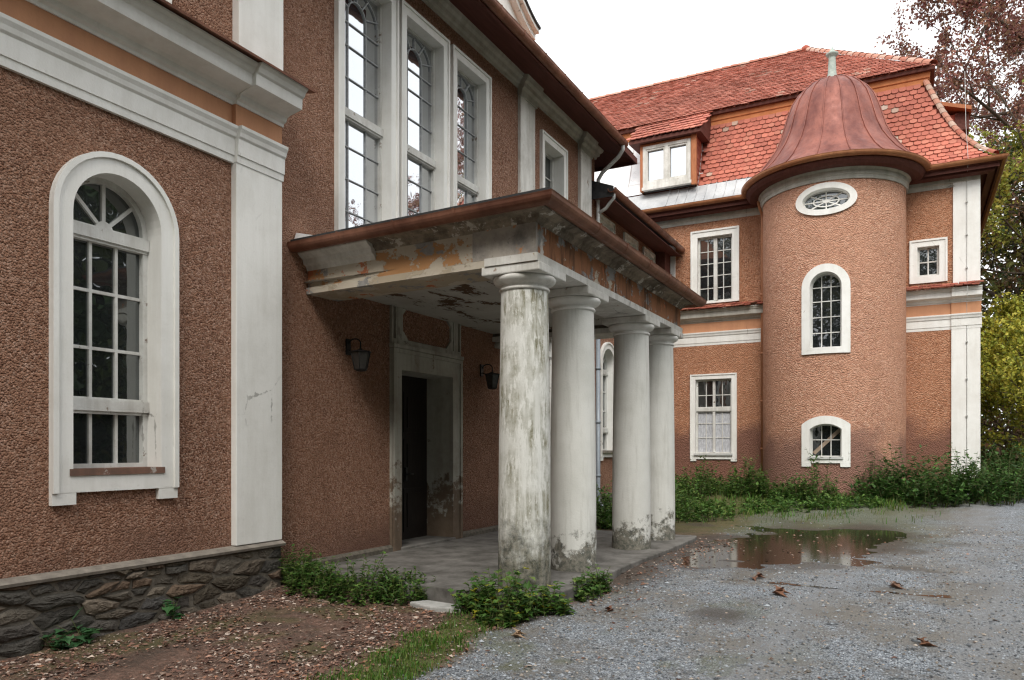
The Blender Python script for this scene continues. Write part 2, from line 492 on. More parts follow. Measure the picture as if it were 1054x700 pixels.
def strip_box(mb, mp, s0, s1, z0, z1, d0, d1, step=0):
    """box cut into slices along s so it follows a curved wall"""
    n = max(1, int(math.ceil((s1 - s0) / step))) if step else 1
    vs, fs = [], []
    for i in range(n + 1):
        s = s0 + (s1 - s0) * i / n
        vs += [mp(s, z0, d0), mp(s, z0, d1), mp(s, z1, d1), mp(s, z1, d0)]
    for i in range(n):
        o = 4 * i
        for a, b in ((0, 1), (1, 2), (2, 3), (3, 0)):
            fs.append((o + a, o + 4 + a, o + 4 + b, o + b))
    fs.append((0, 1, 2, 3)); fs.append((4 * n + 3, 4 * n + 2, 4 * n + 1, 4 * n))
    mb.add(vs, fs)

def bar(mb, mp, p0, p1, w, d0, d1):
    dx, dz = p1[0] - p0[0], p1[1] - p0[1]
    L = math.hypot(dx, dz) or 1
    nx, nz = -dz / L * w / 2, dx / L * w / 2
    prism(mb, mp, [(p0[0] - nx, p0[1] - nz), (p1[0] - nx, p1[1] - nz), (p1[0] + nx, p1[1] + nz), (p0[0] + nx, p0[1] + nz)], d0, d1)

def outline(s0, s1, z0, zs, rise, n=20):
    """window outline: sill z0, spring line zs, arch of given rise (0 = square head)"""
    if rise <= 0: return [(s0, z0), (s1, z0), (s1, zs), (s0, zs)]
    hw = (s1 - s0) / 2; cx = (s0 + s1) / 2
    pts = [(s0, z0), (s1, z0)]
    rad = (hw * hw + rise * rise) / (2 * rise)
    cz = zs + rise - rad
    a0 = math.atan2(zs - cz, hw)
    for i in range(n + 1):
        a = a0 + (math.pi - 2 * a0) * i / n
        pts.append((cx + rad * math.cos(a), cz + rad * math.sin(a)))
    return pts

def ellipse(cx, cz, a, b, n=40):
    return [(cx + a * math.cos(2 * math.pi * i / n), cz + b * math.sin(2 * math.pi * i / n)) for i in range(n)]

def ring(mb, mp, outer, inner, p, depth):
    """frame around an opening: face at d=p, outer sides back to the wall, inner reveal to -depth"""
    n = len(outer)
    vs = [mp(s, z, p) for s, z in outer] + [mp(s, z, p) for s, z in inner] + [mp(s, z, -0.004) for s, z in outer] + [mp(s, z, -depth) for s, z in inner]
    fs = []
    for i in range(n):
        j = (i + 1) % n
        fs.append((i, j, n + j, n + i))
        fs.append((2 * n + i, 2 * n + j, j, i))
        fs.append((n + i, n + j, 3 * n + j, 3 * n + i))
    mb.add(vs, fs)

def sweep(mb, pts, profile, closed=False, smooth=False, caps=True, out_sign=1):
    """profile [(d, z)] swept along a horizontal polyline [(x, y)], mitred; d is to the RIGHT of travel"""
    n = len(pts); m = len(profile)
    vs = []
    for i in range(n):
        p = Vector(pts[i])
        if closed: a = Vector(pts[i - 1]); b = Vector(pts[(i + 1) % n])
        else: a = Vector(pts[max(0, i - 1)]); b = Vector(pts[min(n - 1, i + 1)])
        d1 = (p - a).normalized() if (p - a).length > 1e-9 else (b - p).normalized()
        d2 = (b - p).normalized() if (b - p).length > 1e-9 else d1
        n1 = Vector((d1.y, -d1.x)); n2 = Vector((d2.y, -d2.x))
        nn = (n1 + n2).normalized()
        k = 1 / max(0.3, nn.dot(n1))
        for d, z in profile:
            q = p + nn * (d * k * out_sign)
            vs.append((q.x, q.y, z))
    fs = []
    for i in range(n if closed else n - 1):
        for j in range(m):
            j2 = (j + 1) % m
            a = i * m + j; b = i * m + j2; c = ((i + 1) % n) * m + j2; e = ((i + 1) % n) * m + j
            fs.append((a, e, c, b))
    if caps and not closed:
        fs.append(tuple(range(m))); fs.append(tuple(range((n - 1) * m + m - 1, (n - 1) * m - 1, -1)))
    mb.add(vs, fs, smooth=smooth)

def gutter_profile(r, d, z, n=10):
    """half-round gutter centred at offset d, rim at z, with a rolled bead"""
    pr = [(d + r * math.cos(math.pi + math.pi * i / n), z + r * math.sin(math.pi + math.pi * i / n)) for i in range(n + 1)]
    pr += [(d + r + .006, z + .016), (d + r - .012, z + .014)]
    q = r - 0.012
    pr += [(d + q * math.cos(math.pi * i / n * -1), z + q * math.sin(-math.pi * i / n)) for i in range(1, n)]
    pr += [(d - q, z + .006)]
    return pr

def tube(mb, pts, r, n=10, smooth=True, r_end=None):
    """round pipe along 3-D points"""
    pts = [Vector(p) for p in pts]
    vs, fs = [], []
    prev = None
    for i, p in enumerate(pts):
        d = (pts[min(i + 1, len(pts) - 1)] - pts[max(i - 1, 0)]).normalized()
        u = Vector((0, 0, 1)) if abs(d.z) < 0.9 else Vector((1, 0, 0))
        if prev is not None: u = prev
        u = (u - d * u.dot(d)).normalized()
        prev = u
        w = d.cross(u)
        rr = r if r_end is None else r + (r_end - r) * i / max(1, len(pts) - 1)
        for k in range(n):
            a = 2 * math.pi * k / n
            vs.append(p + u * (rr * math.cos(a)) + w * (rr * math.sin(a)))
    for i in range(len(pts) - 1):
        for k in range(n):
            k2 = (k + 1) % n
            fs.append((i * n + k, i * n + k2, (i + 1) * n + k2, (i + 1) * n + k))
    fs.append(tuple(range(n - 1, -1, -1))); fs.append(tuple(range((len(pts) - 1) * n, len(pts) * n)))
    mb.add(vs, fs, smooth=smooth)

def lathe(mb, c, prof, n=40, smooth=True, a0=0, a1=2 * math.pi):
    vs, fs = [], []
    full = abs(a1 - a0 - 2 * math.pi) < 1e-6
    m = n if full else n + 1
    for r, z in prof:
        for k in range(m):
            a = a0 + (a1 - a0) * k / n
            vs.append((c[0] + r * math.cos(a), c[1] + r * math.sin(a), z))
    for i in range(len(prof) - 1):
        for k in range(n):
            k2 = (k + 1) % m
            fs.append((i * m + k, i * m + k2, (i + 1) * m + k2, (i + 1) * m + k))
    mb.add(vs, fs, smooth=smooth)

def boxw(mb, x0, x1, y0, y1, z0, z1, col=(.5, .5, .5)):
    vs = [(x0, y0, z0), (x1, y0, z0), (x1, y1, z0), (x0, y1, z0), (x0, y0, z1), (x1, y0, z1), (x1, y1, z1), (x0, y1, z1)]
    mb.add(vs, [(3, 2, 1, 0), (4, 5, 6, 7), (0, 1, 5, 4), (1, 2, 6, 5), (2, 3, 7, 6), (3, 0, 4, 7)], col)

def bevel(o, w=0.008, seg=2):
    m = o.modifiers.new('bevel', 'BEVEL')
    m.width = w; m.segments = seg; m.limit_method = 'ANGLE'; m.angle_limit = R(50)
    return o

# ------------------------------------------------------------------ windows
def part_window(parent, mp, s0, s1, z0, zs, rise=0, arch_w=0.17, proj=0.05, depth=0.2, cols=3, rows=3,
                transoms=(), mullions=(), bar_w=0.028, frame_w=0.05, glass='glass_dark', trim='white', fan=False,
                ears=0.0, ear_w=None, apron=0.12, sill='ledge', sill_d=0.06, step=0, sash_map=None, inner_bead=True,
                tracery=False, bar_mat='window_paint', row_breaks=None, curtain=None, planks=False, bottom_w=None):
    """window part with surround, glazing bars, pane and sill as sub-parts. s0..zs is the clear opening"""
    sm = sash_map or mp
    gd = -depth
    hole = outline(s0, s1, z0, zs, rise)
    top = zs + rise
    # sash frame = the window part itself
    f = MB()
    inner = outline(s0 + frame_w, s1 - frame_w, z0 + frame_w, zs - (frame_w if rise <= 0 else 0), max(0, rise - frame_w) if rise > 0 else 0)
    n = len(hole)
    vs = [sm(s, z, gd + .045) for s, z in hole] + [sm(s, z, gd + .045) for s, z in inner] + [sm(s, z, gd - .02) for s, z in inner]
    fs = []
    for i in range(n):
        j = (i + 1) % n
        fs.append((i, j, n + j, n + i)); fs.append((n + i, n + j, 2 * n + j, 2 * n + i))
    f.add(vs, fs)
    for z in transoms:
        prism(f, sm, rect(s0 + .005, s1 - .005, z - .05, z + .05), gd - .02, gd + .075)
        prism(f, sm, rect(s0 + .006, s1 - .006, z + .05, z + .07), gd - .02, gd + .05)
        prism(f, sm, rect(s0 + .006, s1 - .006, z - .075, z - .05), gd - .02, gd + .055)
    for s, za, zb, w in mullions:
        prism(f, sm, rect(s - w / 2, s + w / 2, za, zb), gd - .02, gd + .06)
    win = f.build('window', M['window_paint'], parent)
    # surround
    if arch_w > 0:
        b = MB()
        bw = arch_w if bottom_w is None else bottom_w
        outer = outline(s0 - arch_w, s1 + arch_w, z0 - bw, zs if rise > 0 else zs + arch_w, (rise + arch_w) if rise > 0 else 0)
        if rise > 0 and rise < (s1 - s0) / 2 - .02:
            outer = outline(s0 - arch_w, s1 + arch_w, z0 - bw, zs + arch_w * .6, rise + arch_w * .4)
        if step:
            # equal subdivision of both loops so the frame follows the curve
            def sd(lp):
                out = []
                for i, a in enumerate(lp):
                    c = lp[(i + 1) % len(lp)]
                    k = 8 if i in (0,) else (8 if (len(lp) == 4 and i == 2) else 1)
                    for q in range(k): out.append((a[0] + (c[0] - a[0]) * q / k, a[1] + (c[1] - a[1]) * q / k))
                return out
            outer2, hole2 = sd(outer), sd(hole)
        else: outer2, hole2 = outer, hole
        ring(b, mp, outer2, hole2, proj, depth)
        if inner_bead and arch_w > .1:
            o2 = outline(s0 - arch_w * 1.0, s1 + arch_w * 1.0, z0 - bw, zs if rise > 0 else zs + arch_w, (rise + arch_w) if rise > 0 else 0)
            i2 = outline(s0 - arch_w * .74, s1 + arch_w * .74, z0 - bw, zs if rise > 0 else zs + arch_w * .74, (rise + arch_w * .74) if rise > 0 else 0)
            if not step and not (0 < rise < (s1 - s0) / 2 - .02):
                nn = len(o2)
                vs = [mp(s, z, proj + .022) for s, z in o2] + [mp(s, z, proj + .022) for s, z in i2] + [mp(s, z, proj - .003) for s, z in o2] + [mp(s, z, proj - .003) for s, z in i2]
                fs = []
                for i in range(1, nn):
                    j = (i + 1) % nn
                    fs += [(i, j, nn + j, nn + i), (2 * nn + i, 2 * nn + j, j, i), (nn + i, nn + j, 3 * nn + j, 3 * nn + i)]
                b.add(vs, fs)
        if ears > 0:
            ew = ear_w or arch_w * 1.15
            prism(b, mp, rect(s0 - arch_w, s0 - arch_w + ew, z0 - bw - ears, z0 - bw), -.004, proj - .002, step=step)
            prism(b, mp, rect(s1 + arch_w - ew, s1 + arch_w, z0 - bw - ears, z0 - bw), -.004, proj - .002, step=step)
        b.build('window_surround', M[trim], win)
    # pane
    g = MB()
    prism(g, sm, inner, gd - .03, gd - .006, back=True)
    g.build('glass_pane', M[glass], win)
    # bars
    k = MB()
    z_lo = z0 + frame_w
    cuts = [z_lo] + sorted(transoms) + [zs if (rise > 0 and fan) else (top - (frame_w if rise <= 0 else 0))]
    def ztop(s):
        if rise <= 0: return zs - frame_w
        hw = (s1 - s0) / 2; cx = (s0 + s1) / 2
        rad = (hw * hw + rise * rise) / (2 * rise); cz = zs + rise - rad
        return cz + math.sqrt(max(0, rad * rad - (s - cx) ** 2)) - frame_w * .5
    col_s = [s0 + frame_w + (s1 - s0 - 2 * frame_w) * i / cols for i in range(1, cols)] if isinstance(cols, int) else [s0 + (s1 - s0) * q for q in cols]
    if cols != 0:
        for s in col_s:
            if any(abs(s - mm[0]) < mm[3] for mm in mullions): continue
            zt = (transoms[-1] if fan else ztop(s)) if not tracery else top - tracery
            prism(k, sm, rect(s - bar_w / 2, s + bar_w / 2, z_lo, zt), gd - .012, gd + .016)
    if row_breaks is None:
        row_breaks = []
        lo = z_lo
        segs = list(zip(cuts[:-1], cuts[1:]))
        rr = rows if isinstance(rows, (list, tuple)) else [rows] * len(segs)
        for (a, c), r_ in zip(segs, rr):
            row_breaks += [a + (c - a) * i / r_ for i in range(1, r_)]
    for z in row_breaks:
        half = (s1 - s0) / 2
        a_, b_ = s0 + .02, s1 - .02
        if rise > 0 and z > zs:
            hw = half; rad = (hw * hw + rise * rise) / (2 * rise); cz = zs + rise - rad
            q = math.sqrt(max(0, rad * rad - (z - cz) ** 2)) - .02
            a_, b_ = (s0 + s1) / 2 - q, (s0 + s1) / 2 + q
        prism(k, sm, rect(a_, b_, z - bar_w / 2, z + bar_w / 2), gd - .010, gd + .014)
    if fan:
        cx = (s0 + s1) / 2; zb = transoms[-1] + .05; rr_ = (s1 - s0) / 2
        for a in (45, 90, 135):
            L = min(rr_ * 1.05, (top - zb) if a == 90 else rr_ * 1.02)
            bar(k, sm, (cx, zb), (cx + L * math.cos(R(a)), zb + L * math.sin(R(a))), .032, gd - .012, gd + .02)
        prism(k, sm, [(cx + .085 * math.cos(math.pi * i / 12), zb + .085 * math.sin(math.pi * i / 12)) for i in range(13)], gd - .01, gd + .028)
    if tracery:
        # leaded arch-head pattern: rounded centre light with rays to the frame
        w = s1 - s0; ca = s0 + w * .31; cb = s0 + w * .69; cx = (ca + cb) / 2; rr_ = (cb - ca) / 2; zc = top - tracery
        pa = [(cx + rr_ * math.cos(math.pi * i / 10), zc + rr_ * 1.1 * math.sin(math.pi * i / 10)) for i in range(11)]
        for a, c in zip(pa[:-1], pa[1:]): bar(k, sm, a, c, bar_w, gd - .012, gd + .016)
        for i in (1, 3, 5, 7, 9):
            a = math.pi * i / 10
            p0 = pa[i]
            L = w * .9
            q = (cx + (rr_ + L) * math.cos(a), zc + (rr_ * 1.1 + L) * math.sin(a))
            t = 1.0
            for lim, c0, c1 in ((s0 + .03, p0[0], q[0]), (s1 - .03, p0[0], q[0]), (top - .06, p0[1], q[1])):
                if abs(c1 - c0) > 1e-6:
                    tt = (lim - c0) / (c1 - c0)
                    if 0 < tt < t: t = tt
            bar(k, sm, p0, (p0[0] + (q[0] - p0[0]) * t, p0[1] + (q[1] - p0[1]) * t), bar_w, gd - .012, gd + .016)
        ro = w * .44
        pb = [(cx + ro * math.cos(math.pi * i / 14), zc + .06 + min(ro * 1.05, top - zc - .1) * math.sin(math.pi * i / 14)) for i in range(15)]
        for a, c in zip(pb[:-1], pb[1:]): bar(k, sm, a, c, bar_w * .8, gd - .011, gd + .015)
    if k.v: k.build('glazing_bars', M[bar_mat], win)
    if sill:
        q = MB()
        strip_box(q, mp, s0 - .03, s1 + .03, z0 - .045, z0 + .012, -depth + .03, proj + sill_d, step)
        q.build('window_sill', M[sill], win)
    if curtain:
        q = MB()
        ns = 40
        vs, fs = [], []
        for i in range(ns + 1):
            s = s0 + frame_w + (s1 - s0 - 2 * frame_w) * i / ns
            dd = gd - .002 + .004 * math.sin(i * 1.9)
            vs += [sm(s, z0 + frame_w, dd), sm(s, curtain, dd)]
        for i in range(ns): fs.append((2 * i, 2 * i + 2, 2 * i + 3, 2 * i + 1))
        q.add(vs, fs, smooth=True)
        q.build('lace_curtain', M['curtain'], win)
    if planks:
        q = MB()
        bar(q, sm, (s0 + .07, z0 + .09), (s1 - .05, top - .14), .085, gd - .006, gd + .004)
        q.build('nailed_plank', M['old_board'], win)
    return win, hole

# ================================================================== TERRAIN
def sstep(a, b, x):
    t = max(0.0, min(1.0, (x - a) / (b - a)))
    return t * t * (3 - 2 * t)
PUD_Z = 0.118
def basin(x, y):
    v = 0
    for cx, cy, rx, ry, k in ((-1.20, 13.1, 1.10, 1.8, 1.0), (-2.2, 10.8, .85, 1.1, 1.0), (-1.75, 11.8, .85, .9, .8), (-.85, 14.5, .7, 1.1, .8), (-2.45, 10.1, .45, .9, .9), (-2.6, 12.2, .5, .8, .8)):
        q = ((x - cx) / rx) ** 2 + ((y - cy) / ry) ** 2
        v = max(v, k * math.exp(-q * 1.1))
    return v
def ground_z(x, y):
    z = 0.135 * sstep(5, 9.5, y) + 0.29 * sstep(14.8, 19.5, y)
    z += 0.075 * sstep(-4.6, -6.1, x) * sstep(3.5, 6.5, y) * sstep(9, 6.5, y)
    z += 0.035 * (noise.noise(Vector((x * .55, y * .55, 3.1)))) + 0.012 * noise.noise(Vector((x * 2.3, y * 2.3, 8)))
    b_ = basin(x, y)
    z -= 0.058 * b_
    if b_ > .02: z += min(1, b_ * 3) * (0.034 * noise.noise(Vector((x * 1.5, y * 1.3, 6.1))) + 0.014 * noise.noise(Vector((x * 5, y * 5, 2.1))))
    if y > 9 and x > -.2: z += 0.05 * sstep(-.2, 1.5, x)
    return z
def zone(x, y):
    """masks: (dirt, green, wet)"""
    n1 = noise.noise(Vector((x * 1.1, y * 1.1, 1.7))); n2 = noise.noise(Vector((x * 3.7, y * 3.7, 5.2))); n3 = noise.noise(Vector((x * 9, y * 9, 9.2)))
    nn = .28 * n1 + .16 * n2 + .08 * n3
    edge = -3.12 + .10 * max(0, 6.2 - y) * 0 + (.25 * sstep(6, 8, y))
    dirt = sstep(.16, -.16, x - edge + nn * .8) if y < 13 else sstep(.3, -.5, x + 2.8 + nn)
    gx = abs(x - (-3.42 + .12 * (5.0 - y) * .6))
    green = sstep(.42, .12, gx + nn * .55) * sstep(6.9, 5.9, y + n1 * .4)
    moss = sstep(.26, .02, abs(x + 5.50 - .10 * (y - 4)) + nn * .5) * sstep(6.0, 4.6, y) * .6 * sstep(2.6, 3.4, y)
    far = sstep(14.6, 18.0, y + nn * 2.2 + .18 * (-2 - x) * .9 - max(0, x) * 1.1 - .4 * sstep(-1.8, .5, x) * 2.4)
    mid = .8 * sstep(12.0, 13.6, y + nn * 3) * sstep(1.0, -.6, x)
    spots = .55 * sstep(.22, .45, n1 + n2 * .6) * sstep(8.8, 6.4, y) * sstep(-.2, -1.8, x)
    b = basin(x, y)
    wet = min(1, sstep(.02, .42, b + nn * .45)) * (1 if y > 8 else 0)
    wet = max(wet, .75 * sstep(.05, .3, n1 * .6 + nn) * sstep(8, 10, y) * sstep(17, 14.5, y) * sstep(1.5, .2, x + .4 * n1))
    wet = max(wet, .95 * sstep(.42, .12, math.hypot((x + 1.55) / 1.0, (y - 7.05) / .9) + nn * .25))
    wet = max(wet, .95 * sstep(.75, .15, x + 3.05 + nn * .6) * sstep(-3.6, -3.0, x) * sstep(7, 8, y) * sstep(13.2, 12, y))
    return (dirt, max(green, moss, far, mid, spots), wet, max(far, green * .9))
def axis(dense0, dense1, step, lim):
    a = []
    x = dense0
    while x <= dense1: a.append(x); x += step
    g = step
    x = dense1
    while x < lim:
        g *= 1.35; x += g; a.append(x)
    g = step; x = dense0; pre = []
    while x > -lim:
        g *= 1.35; x -= g; pre.append(x)
    return pre[::-1] + a
xs = axis(-6.6, 3.6, .055, 420)
ys = axis(2.6, 20.0, .06, 420)
gv = []; gc = []
for y in ys:
    for x in xs:
        near = -8 < x < 6 and 0 < y < 22
        gv.append((x, y, ground_z(x, y) if near else (0.135 * sstep(5, 9.5, y) + 0.29 * sstep(14, 19.5, y))))
        gc.append(zone(x, y) if near else (0.3, .9, 0, 1.0))
nx = len(xs)
gf = [(j * nx + i, j * nx + i + 1, (j + 1) * nx + i + 1, (j + 1) * nx + i) for j in range(len(ys) - 1) for i in range(nx - 1)]
gm = bpy.data.meshes.new('ground')
gm.from_pydata(gv, [], gf)
at = gm.color_attributes.new('zone', 'FLOAT_COLOR', 'POINT')
flat = []
for c in gc: flat.extend((c[0], c[1], c[2], 1.0))
at.data.foreach_set('color', flat)
gm.polygons.foreach_set('use_smooth', [True] * len(gf))
ground = bpy.data.objects.new('ground', gm)
COL.objects.link(ground)
ground['kind'] = 'structure'

def mat_ground():
    n = NB('gravel_and_earth')
    zc = n.t.nodes.new('ShaderNodeSeparateColor')
    n.t.links.new(n.attr('zone'), zc.inputs[0])
    dirt, green, wet = zc.outputs[0], zc.outputs[1], zc.outputs[2]
    v1 = n.voro(52, out='Color'); d1 = n.voro(52)
    v2 = n.voro(115, out='Color'); d2 = n.voro(115)
    s1 = n.sep(v1)[0]; s2 = n.sep(v2)[1]
    g = n.ramp(s1, [(0, (0.08, 0.09, 0.103)), (.35, (0.20, 0.23, 0.262)), (.7, (0.35, 0.392, 0.436)), (.93, (0.50, 0.54, 0.58)), (1, (0.62, .64, .65))])
    g2 = n.ramp(s2, [(0, (0.05, 0.053, 0.058)), (.5, (0.18, 0.197, 0.215)), (1, (0.42, 0.435, 0.45))])
    g = n.mix(n.ramp(d1, [(.30, 0), (.55, 1)]), g, g2)
    g = n.mix(n.ramp(n.noise(.9, 6, .6), [(.44, 0), (.60, .8)]), g, n.mix(n.noise(60, 4, .7), (0.10, 0.088, 0.07), (0.27, 0.245, 0.21)))
    g = n.mix(n.ramp(n.noise(2.6, 7, .7), [(.5, 0), (.66, .7)]), g, n.mix(n.noise(70, 4, .7), (0.07, 0.06, 0.05), (0.22, 0.20, 0.175)))
    px = n.sep(n.P)
    trk = n.math('ABSOLUTE', n.math('SUBTRACT', n.math('ADD', px[0], n.math('MULTIPLY', n.noise(.25, 2, .5), 1.2)), n.math('MULTIPLY', px[1], .06)))
    g = n.mix(n.ramp(n.math('ABSOLUTE', n.math('SUBTRACT', trk, .75)), [(.05, .55), (.34, 0)]), g, n.mix(n.noise(90, 4, .7), (0.15, 0.155, 0.16), (0.33, 0.335, 0.34)))
    e = n.mix(n.ramp(n.noise(9, 8, .72), [(.3, 0), (.7, 1)]), (0.075, 0.052, 0.04), (0.27, 0.165, 0.125))
    e = n.mix(n.ramp(n.voro(34, out='Distance'), [(.1, .75), (.5, 0)]), e, n.ramp(n.sep(n.voro(34, out='Color'))[0], [(0, (.11, .05, .035)), (.5, (.25, .125, .09)), (.85, (.38, .22, .16)), (1, (.55, .45, .38))]))
    e = n.mix(n.ramp(n.noise(1.6, 5, .6), [(.4, 0), (.65, .6)]), e, (0.06, 0.05, 0.04))
    m = n.mix(n.ramp(n.noise(30, 6, .7), [(.3, 0), (.7, 1)]), (0.045, 0.055, 0.016), (0.14, 0.15, 0.045))
    c = n.mix(dirt, g, e)
    c = n.mix(n.math('MULTIPLY', green, 0.8), c, m)
    mud = n.mix(n.noise(14, 6, .7), (0.032, 0.026, 0.02), (0.095, 0.078, 0.062))
    c = n.mix(n.math('MULTIPLY', wet, .85), c, mud)
    r = n.mix(wet, (.93, .93, .93), (.5, .5, .5))
    rn = n.t.nodes.new('ShaderNodeRGBToBW'); n.t.links.new(r, rn.inputs[0])
    h = n.math('ADD', n.math('MULTIPLY', d1, -1.0), n.math('MULTIPLY', d2, -.55))
    h = n.math('ADD', h, n.math('MULTIPLY', n.noise(7, 6, .7), .8))
    return n.done(c, rn.outputs[0], n.bump(h, .9, .016), spec=.25)
gm.materials.append(mat_ground())

def mat_water():
    n = NB('puddle_water')
    m = n.done((0.030, 0.024, 0.016), 0.09, n.bump(n.noise(6, 2, .5), .05, .01), spec=.5)
    n.b.inputs['IOR'].default_value = 1.45
    return m
pw = MB()
pw.add([(-3.0, 8.6, PUD_Z), (1.3, 8.6, PUD_Z), (1.3, 16.2, PUD_Z), (-3.0, 16.2, PUD_Z)], [(0, 1, 2, 3)])
pud = pw.build('puddle_water', mat_water())
tag(pud, None, None, kind='structure')

# ================================================================== NEAR WING
XW, XR = -6.2, -6.3            # projecting bay wall / entrance bay wall
mw, mr = wall_x(XW), wall_x(XR)
Z_EAVE = 8.42
wing = thing('mansion_wing', 'long brown roughcast mansion wing with three tall leaded windows above the porch', 'building', (-6.3, 6.0, 0))
# --- windows of the projecting bay
W1, H1 = part_window(wing, mw, 3.775, 4.605, 1.42, 3.595, .415, .175, .045, .2, 3, [1, 3], transoms=(1.985, 3.50), fan=True, ears=.10, bottom_w=.185, sill='brown_sill', sill_d=.012)
W1u, H1u = part_window(wing, mw, 3.80, 4.56, 5.70, 7.8, 0, .14, .045, .2, 3, 5, transoms=(6.9,), bottom_w=.06, glass='glass_sky', sill=None)
W0, H0 = part_window(wing, mw, 0.6, 1.43, 1.42, 3.595, .415, .175, .045, .2, 3, [1, 3], transoms=(1.985, 3.50), fan=True, ears=.10, bottom_w=.185, sill='brown_sill', sill_d=.012)
# --- tall windows
TW = []
for a, b in ((7.275, 8.223), (8.578, 9.516), (9.899, 10.803)):
    TW.append(part_window(wing, mr, a, b, 4.22, 7.70, 0, .145, .05, .165, [.31, .69], None, transoms=(5.93,), bar_w=.013, frame_w=.026,
              glass='glass_sky', row_breaks=[4.68, 5.10, 5.52, 6.42, 6.84, 7.14], bar_mat='lead', tracery=.42, bottom_w=.12, sill='ledge')[1])
UW, HU = part_window(wing, mr, 13.08, 13.98, 5.75, 7.58, 0, .15, .045, .24, 2, 4, bar_w=.02, mullions=((13.53, 5.8, 7.5, .06),), glass='glass_dark')
AW, HA = part_window(wing, mr, 12.95, 13.78, 1.45, 3.62, .415, .17, .045, .2, 3, [1, 3], transoms=(1.985, 3.50), fan=True, ears=.09, bottom_w=.17, sill='copper', sill_d=-.03)
DOOR = rect(8.442, 9.76, .22, 2.70)
w = MB()
flat_wall(w, mw, [(-6, .55), (6.084, .55), (6.084, Z_EAVE), (-6, Z_EAVE)], [H1, H1u, H0])
flat_wall(w, wall_yb(6.084), [(6.3, .3), (6.2, .3), (6.2, Z_EAVE), (6.3, Z_EAVE)][::-1], [])
boxw(w, -14, -6.42, -5.9, -5.6, 0, Z_EAVE)
wall_near = w.build('wall', M['rc_near'], wing)
w = MB()
flat_wall(w, mr, [(6.06, 0.1), (15.75, 0.1), (15.75, Z_EAVE), (6.06, Z_EAVE)], TW + [HU, HA, DOOR])
flat_wall(w, wall_yb(15.75), rect(6.3, 14, 0.1, Z_EAVE), [])
w.build('entrance_wall', M['rc_porch'] if False else M['rc_near'], wing)
w = MB()
boxw(w, -14, -13.7, -6, 15.75, 0, Z_EAVE)
boxw(w, -14, -6.75, -6, 15.7, Z_EAVE - .1, Z_EAVE)
w.build('rear_wall', M['rc_near'], wing)
# --- rubble plinth
pm = MB()
boxw(pm, -6.4, -6.118, -6, 6.06, -.3, .545)
pl = pm.build('plinth', M['mortar'], wing)
st = MB(tint=True)
rs = random.Random(3)
STONE_COLS = [(.15, .13, .105), (.10, .092, .08), (.19, .155, .12), (.17, .12, .085), (.085, .08, .075), (.14, .125, .11), (.12, .10, .075), (.22, .185, .145)]
def clip_cell(poly, p, q_):
    """keep the part of poly nearer to p than to q_"""
    mx, mz = (p[0] + q_[0]) / 2, (p[1] + q_[1]) / 2
    nx_, nz_ = q_[0] - p[0], q_[1] - p[1]
    out = []
    for k in range(len(poly)):
        a, b = poly[k], poly[(k + 1) % len(poly)]
        da = (a[0] - mx) * nx_ + (a[1] - mz) * nz_; db = (b[0] - mx) * nx_ + (b[1] - mz) * nz_
        if da <= 0: out.append(a)
        if (da < 0) != (db < 0) and abs(da - db) > 1e-12:
            t = da / (da - db); out.append((a[0] + (b[0] - a[0]) * t, a[1] + (b[1] - a[1]) * t))
    return out
STX = 0.40                                           # cells are laid out squeezed along y, so stones come out long
sites = []
for _ in range(4000):
    p_ = (rs.uniform(-3.0, 6.3) * STX, rs.uniform(-.25, .6))
    big_ = noise.noise(Vector((p_[0] * 3.2, p_[1] * 4, 1.3)))
    dmin = .055 + .085 * max(0, .45 + big_)
    if all(math.hypot(p_[0] - o_[0], p_[1] - o_[1]) > dmin for o_ in sites): sites.append(p_)
    if len(sites) > 330: break
